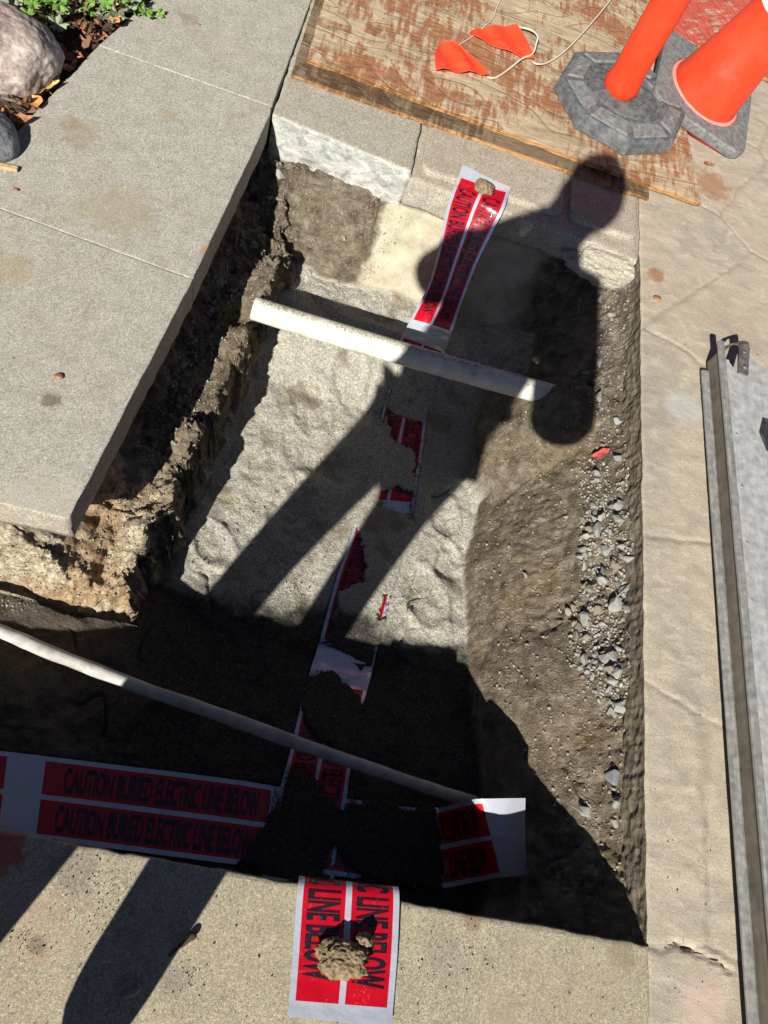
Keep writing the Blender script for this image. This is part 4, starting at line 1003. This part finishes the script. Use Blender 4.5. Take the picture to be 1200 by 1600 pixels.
# join octagon ring to round ring
o8 = rg[-1]; r32 = inner[0]
for k in range(8):
    a, b = o8[k], o8[(k+1) % 8]; s = (k*4+2) % 32
    for q in range(4): bm.faces.new((a if q < 2 else b, r32[(s+q) % 32], r32[(s+q+1) % 32])) if False else None
bmesh.ops.bridge_loops(bm, edges=[e_ for e_ in bm.edges if e_.is_boundary and (all(v in o8 for v in e_.verts) or all(v in r32 for v in e_.verts))])
bm.faces.new(inner[-1])
base = bm_obj('base', bm, M['rubber'], dl); smooth_edges(base, 25)
for k in range(8):                                   # raised pads round the base
    a0 = 2*math.pi*(k+.5)/8; a1 = 2*math.pi*(k+1.5)/8; bm = bmesh.new()
    def pt(r, a, z): return bm.verts.new((r*math.cos(a), r*math.sin(a), z))
    def lerp_o(t, r0): 
        A_ = Vector((math.cos(a0), math.sin(a0)))*r0; B_ = Vector((math.cos(a1), math.sin(a1)))*r0; return A_.lerp(B_, t)
    def quad(z, m, r0, r1): 
        return [bm.verts.new((*v, z_)) for v, z_ in ((lerp_o(m, r1), z), (lerp_o(1-m, r1), z), (lerp_o(1-m, r0), z+.006), (lerp_o(m, r0), z+.006))]
    if k % 2: lo_ = quad(.045, .07, R*.66, R*.91); hi_ = quad(.0510, .10, R*.68, R*.895)
    else: lo_ = quad(.045, .07, R*.66, R*.91); hi_ = quad(.0505, .11, R*.685, R*.89)
    bridge(bm, lo_, hi_); bm.faces.new(hi_)
    pad = bm_obj('pad', bm, M['rubber2'], dl)
    if k % 2:
        bm = bmesh.new(); mid = lerp_o(.5, R*.79)
        for q, (r_a, r_b, z) in enumerate(((.013, .009, .0565), (.005, .001, .0575))):
            ro = [bm.verts.new((mid.x+r_a*math.cos(t), mid.y+r_a*math.sin(t), z-.004)) for t in [2*math.pi*i/18 for i in range(18)]]
            rm = [bm.verts.new((mid.x+(r_a-.001)*math.cos(t), mid.y+(r_a-.001)*math.sin(t), z+.001)) for t in [2*math.pi*i/18 for i in range(18)]]
            ri = [bm.verts.new((mid.x+r_b*math.cos(t), mid.y+r_b*math.sin(t), z-.002)) for t in [2*math.pi*i/18 for i in range(18)]]
            bridge(bm, ro, rm); bridge(bm, rm, ri)
        bm_obj('boss', bm, M['rubber2'], dl, True)
def lathe(prof, seg=48, wob=None):
    bm = bmesh.new(); rings = []
    for r, z in prof:
        rings.append([bm.verts.new((r*math.cos(2*math.pi*k/seg)*(1 if not wob else 1+wob(k, z)), r*math.sin(2*math.pi*k/seg)*(1 if not wob else 1+wob(k, z)), z)) for k in range(seg)])
    for a, b in zip(rings, rings[1:]): bridge(bm, a, b)
    return bm
pr = [(.050, .048), (.053, .055), (.056, .062), (.0565, .075), (.0525, .088), (.050, .12), (.0492, .4), (.048, .9), (.046, .96), (.030, .985), (.030, 1.0), (.046, 1.01), (.048, 1.05), (.040, 1.08), (.0, 1.085)]
post = bm_obj('tube', lathe(pr), M['orange'], dl, True); post.location = (-.022, .0, 0); post.scale = (.93, .93, 1)
for zc in (.70, .84):
    bm = lathe([(.0495, zc), (.0500, zc+.002), (.0498, zc+.073), (.0490, zc+.075)]); bm_obj('reflective_band', bm, M['collar'], dl, True)

# ------------------------------------------------------------------ traffic cone
ca_, cb_ = P(1045, 168, .05), P(1148, 226, .03); ang = math.atan2(cb_.y-ca_.y, cb_.x-ca_.x)
cc_ = P(1098, 146, .055); tc = empty('traffic_cone', (cc_.x, cc_.y, .036), (math.radians(3), math.radians(9.5), ang)); tag(tc, 'red-orange traffic cone leaning in a square grey rubber base at the top right', 'traffic cone')
bm = bmesh.new(); q = rrect(-.172, .172, -.172, .172, .045, 4); hole = [(.128*math.cos(a), .128*math.sin(a)) for a in [2*math.pi*k/48 for k in range(48)]]
def ringv(pts, s, z): return [bm.verts.new((x*s, y*s, z)) for x, y in pts]
r0 = ringv(q, .985, 0); r1 = ringv(q, 1., .005); r2 = ringv(q, 1., .026); r3 = ringv(q, .98, .031)
bridge(bm, r0, r1); bridge(bm, r1, r2); bridge(bm, r2, r3); bm.faces.new(r0[::-1])
h0 = ringv(hole, 1.02, .0315); h1 = ringv(hole, 1., .029); h2 = ringv(hole, .985, .012)
bridge(bm, h0, h1); bridge(bm, h1, h2)
bmesh.ops.bridge_loops(bm, edges=[e_ for e_ in bm.edges if e_.is_boundary and (all(v in r3 for v in e_.verts) or all(v in h0 for v in e_.verts))])
smooth_edges(bm_obj('base', bm, M['rubber2'], tc), 30)
bm = bmesh.new(); add_box(bm, -.155, .155, -.155, .155, -.014, -.0005, .004); bm_obj('underside_flange', bm, M['orange'], tc)
bm_obj('lip', lathe([(.127, .014), (.127, .027), (.121, .030), (.114, .032)]), M['orange_pink'], tc, True)
bm_obj('body', lathe([(.120, .014), (.117, .032), (.113, .045), (.108, .075), (.0955, .155), (.094, .158), (.078, .30), (.0755, .32), (.058, .48), (.0555, .50), (.030, .68), (.026, .70), (.020, .70), (.018, .60)]), M['orange'], tc, True)
bm_obj('reflective_collar', lathe([(.0795, .308), (.0790, .311), (.0625, .45), (.0615, .452)]), M['collar'], tc, True)
bm_obj('reflective_collar', lathe([(.0545, .52), (.0540, .522), (.0445, .59), (.0435, .592)]), M['collar'], tc, True)

# ------------------------------------------------------------------ aluminium ramp
rp = empty('aluminium_ramp', (.955, .6, .009), (-.012, 0, .004)); tag(rp, 'grey aluminium ramp plank with riveted deck and hooked end lying on the patio', 'ramp')
def prism(name, prof, y0, y1, mat, ny=2):
    bm = bmesh.new(); n = len(prof); rings = [[bm.verts.new((x, y0+(y1-y0)*k/ny, z)) for x, z in prof] for k in range(ny+1)]
    for a, b in zip(rings, rings[1:]): bridge(bm, a, b)
    bm.faces.new(rings[0]); bm.faces.new(rings[-1][::-1]); return bm_obj(name, bm, mat, rp)
Y0, Y1 = -1.55, .672
HR = .058
prism('bottom_flange', [(-.004, .016), (-.0015, .019), (.011, .020), (.0155, .018), (.016, .012), (.0, .010), (-.004, .012)], Y0, Y1, M['alu_rail'])
prism('foot_rib', [(.008, .0), (.016, .0), (.016, .0095), (.008, .0095)], Y0, Y1-.02, M['alu_web'])
prism('rail_web', [(.0165, .012), (.0195, .012), (.0195, HR), (.0165, HR)], Y0, Y1+.035, M['alu_web'])
prism('top_flange', [(.012, HR+.0005), (.012, HR+.006), (.015, HR+.009), (.026, HR+.009), (.029, HR+.006), (.029, HR+.0005)], Y0, Y1+.062, M['alu_rail'])
prism('edge_strip', [(.0292, HR-.004), (.040, HR-.004), (.040, HR+.0035), (.0292, HR+.0035)], Y0, Y1+.012, M['alu'])
bm = bmesh.new()
pl = [(.0405, Y0), (.46, Y0), (.46, Y1-.11), (.20, Y1-.02), (.10, Y1+.048), (.068, Y1+.045), (.052, Y1-.005), (.0405, Y1+.01)]
hexc = (.150, Y1-.150)
lo = [bm.verts.new((x, y, HR-.003)) for x, y in pl]; hi = [bm.verts.new((x, y, HR+.001)) for x, y in pl]
bridge(bm, lo, hi); bm.faces.new(hi); bm.faces.new(lo[::-1]); bm_obj('deck_plate', bm, M['alu'], rp)
prism('far_rail', [(.462, .0), (.466, .0), (.466, HR+.008), (.462, HR+.008)], Y0, Y1-.12, M['alu_rail'])
for k in range(6): prism('cross_member', [(.03, .012), (.46, .012), (.46, .03), (.03, .03)], Y0+.2+k*.36, Y0+.24+k*.36, M['alu_web'])
def rivet(x, y, r=.0042):
    bm = bmesh.new(); bmesh.ops.create_uvsphere(bm, u_segments=12, v_segments=6, radius=r)
    for v in bm.verts: v.co.z *= .45
    bm_obj('rivet', bm, M['alu_rail'], rp, True, loc=(x, y, HR+.0012))
def rloc(px, py):
    p = P(px, py, HR+.002); return p.x-.955, p.y-.6
for px, py in [(1186, 556), (1142, 601), (1145, 619), (1151, 680), (1158, 762), (1164, 850), (1170, 940), (1176, 1040), (1182, 1140), (1188, 1240)]:
    rivet(*rloc(px, py))
# hook strap
hx, hy = rloc(1160, 585); hx2, hy2 = rloc(1172, 525)
pth = [(hx, hy-.005, HR+.004), (hx+.003, hy+.03, HR+.006), (hx+.006, hy+.075, HR+.010), (hx+.004, hy+.088, HR+.008), (hx-.010, hy+.094, HR-.004), (hx-.022, hy+.088, HR-.020), (hx-.034, hy+.072, HR-.036)]
bm = bmesh.new(); prev = None; ww = .013
for i, p in enumerate(crom(pth, 5)):
    p = Vector(p); s = Vector((1, .0, .0)) if i < 12 else Vector((.75, .45, .1)).normalized()
    up = Vector((0, 0, 1)) if i < 14 else Vector((.3, .6, .5)).normalized()
    cur = [bm.verts.new(p-s*ww), bm.verts.new(p+s*ww), bm.verts.new(p+s*ww+up*.005), bm.verts.new(p-s*ww+up*.005)]
    if prev: bridge(bm, prev, cur)
    else: bm.faces.new(cur)
    prev = cur
bm.faces.new(prev[::-1]); bm_obj('hook', bm, M['steel'], rp)
for t in (.014, .062):
    bm = bmesh.new(); bmesh.ops.create_cone(bm, cap_ends=True, segments=14, radius1=.0062, radius2=.005, depth=.003); bm_obj('bolt', bm, M['steel'], rp, loc=(hx+.002+t*.05, hy+t, HR+.0135))
# grip opening frame in the deck
gx, gy = rloc(1203, 682); bm = bmesh.new()
ro = [bm.verts.new((gx+.026*math.cos(a)*1.1, gy+.055*math.sin(a), HR+.0015)) for a in [math.pi*2*k/6 for k in range(6)]]
ri = [bm.verts.new((gx+.022*math.cos(a)*1.1, gy+.048*math.sin(a), HR+.006)) for a in [math.pi*2*k/6 for k in range(6)]]
rb_ = [bm.verts.new((gx+.018*math.cos(a), gy+.04*math.sin(a), HR+.002)) for a in [math.pi*2*k/6 for k in range(6)]]
bridge(bm, ro, ri); bridge(bm, ri, rb_); bm.faces.new(rb_); bm_obj('grip_insert', bm, M['black'], rp)

# ------------------------------------------------------------------ the photographer, standing on the foreground slab
def skin_obj(name, verts, edges, radii, mat, root_i=0, lev=2, parent=None):
    me = bpy.data.meshes.new(name); me.from_pydata(verts, edges, []); me.update(); o = bpy.data.objects.new(name, me); COL.objects.link(o)
    s = o.modifiers.new('skin', 'SKIN'); s.use_smooth_shade = True
    for i, r in enumerate(radii):
        d = me.skin_vertices[0].data[i]; d.radius = (r, r) if not hasattr(r, '__len__') else r; d.use_root = (i == root_i)
    u = o.modifiers.new('sub', 'SUBSURF'); u.levels = lev; u.render_levels = lev
    me.materials.append(mat)
    if parent: o.parent = parent
    return o
ps = empty('person', (0, 0, 0)); tag(ps, 'person in dark jacket and trousers standing on the foreground slab and casting the long shadow', 'person')
hipc = (-.15, -.40, .86); cor = [(-.15, -.40, .86), (-.13, -.36, .98), (-.10, -.30, 1.12), (-.085, -.245, 1.26), (-.06, -.20, 1.33), (-.03, -.165, 1.385), (.0, -.13, 1.455), (.008, -.12, 1.515),
    (-.24, -.235, 1.27), (-.325, -.24, 1.13), (-.16, -.06, 1.21), (-.08, -.035, 1.285),      # left arm
    (.07, -.24, 1.26), (.180, -.365, .965), (.12, -.12, 1.13), (.055, -.04, 1.265),            # right arm
    (-.24, -.40, .80), (-.325, -.395, .45), (-.40, -.46, .09), (-.40, -.37, .045),
    (-.075, -.41, .80), (-.100, -.375, .45), (-.13, -.44, .09), (-.20, -.375, .045)]
ed = [(0, 1), (1, 2), (2, 3), (3, 4), (4, 5), (5, 6), (6, 7), (3, 8), (8, 9), (9, 10), (10, 11), (3, 12), (12, 13), (13, 14), (14, 15), (0, 16), (16, 17), (17, 18), (18, 19), (0, 20), (20, 21), (21, 22), (22, 23)]
ra_ = [(.13, .10), (.12, .095), (.135, .10), (.125, .085), .078, .070, (.082, .092), (.074, .084), .055, .042, .032, .024, .055, .042, .032, .024, .085, .055, .04, .035, .085, .055, .04, .035]
skin_obj('body', cor, ed, ra_, M['skin'], 0, 2, ps)
jv = cor[0:4]+[cor[8], cor[9], (-.19, -.09, 1.20), cor[12], cor[13], (.13, -.17, 1.10), (-.155, -.41, .80)]
skin_obj('jacket', jv, [(0, 1), (1, 2), (2, 3), (3, 4), (4, 5), (5, 6), (3, 7), (7, 8), (8, 9), (0, 10)], [(.155, .12), (.16, .12), (.17, .125), (.15, .10), .088, .078, .055, .096, .088, .072, (.15, .12)], M['jacket'], 0, 2, ps)
tv = [cor[0], cor[16], cor[17], (-.395, -.45, .13), cor[20], cor[21], (-.135, -.43, .15)]
skin_obj('trousers', tv, [(0, 1), (1, 2), (2, 3), (0, 4), (4, 5), (5, 6)], [(.14, .11), .092, .068, .060, .092, .066, .054], M['trousers'], 0, 2, ps)
for bv in ([(-.40, -.47, .12), (-.40, -.46, .05), (-.44, -.38, .045), (-.47, -.33, .038)], [(-.125, -.45, .13), (-.125, -.45, .05), (-.185, -.385, .045), (-.245, -.345, .038)]):
    skin_obj('boot', bv, [(0, 1), (1, 2), (2, 3)], [.062, .058, .058, .046], M['boot'], 0, 2, ps)
hd = Vector((.008, -.125, 1.485))
bm = bmesh.new(); bmesh.ops.create_icosphere(bm, subdivisions=4, radius=1)
for v in bm.verts:
    c = v.co; n_ = 1+.02*math.sin(c.x*9)*math.cos(c.z*8); v.co = Vector((c.x*.085*n_, c.y*.104*n_-.012, c.z*.112*n_+.020))
bmesh.ops.delete(bm, geom=[f for f in bm.faces if f.calc_center_median().y > .045 and f.calc_center_median().z < .06], context='FACES')
bm_obj('hair', bm, M['hair'], ps, True, loc=hd)
for sx in (-1, 1):
    bm = bmesh.new(); bmesh.ops.create_icosphere(bm, subdivisions=2, radius=.011); bm_obj('eye', bm, M['collar'], ps, True, loc=hd+Vector((sx*.03, .066, 0)))
    bm = bmesh.new(); bmesh.ops.create_icosphere(bm, subdivisions=2, radius=1)
    for v in bm.verts: v.co = Vector((v.co.x*.01, v.co.y*.018, v.co.z*.03))
    bm_obj('ear', bm, M['skin'], ps, True, loc=hd+Vector((sx*.08, -.005, -.005)))
bm = bmesh.new(); bmesh.ops.create_cone(bm, cap_ends=True, segments=12, radius1=.017, radius2=.006, depth=.045); o = bm_obj('nose', bm, M['skin'], ps, True, loc=hd+Vector((0, .085, -.02))); o.rotation_euler = (.25, 0, 0)
def hand(w, sgn):
    w = Vector(w); V_ = [w, w+Vector((-sgn*.02, .012, .015))]; E_ = [(0, 1)]; R_ = [(.024, .017), (.032, .014)]
    for k in range(4):
        a = w+Vector((-sgn*(.038+.004*k), .004+.001*k, .028-.018*k)); b = a+Vector((-sgn*.024, .006, .004)); c = b+Vector((-sgn*.016, .012, 0))
        n0 = len(V_); V_ += [a, b, c]; E_ += [(1, n0), (n0, n0+1), (n0+1, n0+2)]; R_ += [.0095, .0085, .0075]
    n0 = len(V_); V_ += [w+Vector((-sgn*.012, -.02, .03)), w+Vector((-sgn*.035, -.028, .04))]; E_ += [(0, n0), (n0, n0+1)]; R_ += [.011, .009]
    skin_obj('hand', [tuple(v) for v in V_], E_, R_, M['skin'], 0, 2, ps)
hand((-.085, -.04, 1.285), -1); hand((.06, -.045, 1.265), 1)
# phone, just behind the viewpoint
ph = Matrix(((X[0], Y[0], Z[0]), (X[1], Y[1], Z[1]), (X[2], Y[2], Z[2])))
bm = bmesh.new(); add_box(bm, -.060, .015, -.13, .018, .006, .014, .003)
o = bm_obj('phone', bm, M['black'], loc=(0, 0, CAMH)); o.rotation_euler = ph.to_euler(); tag(o, 'black phone held up in both hands by the person', 'phone')
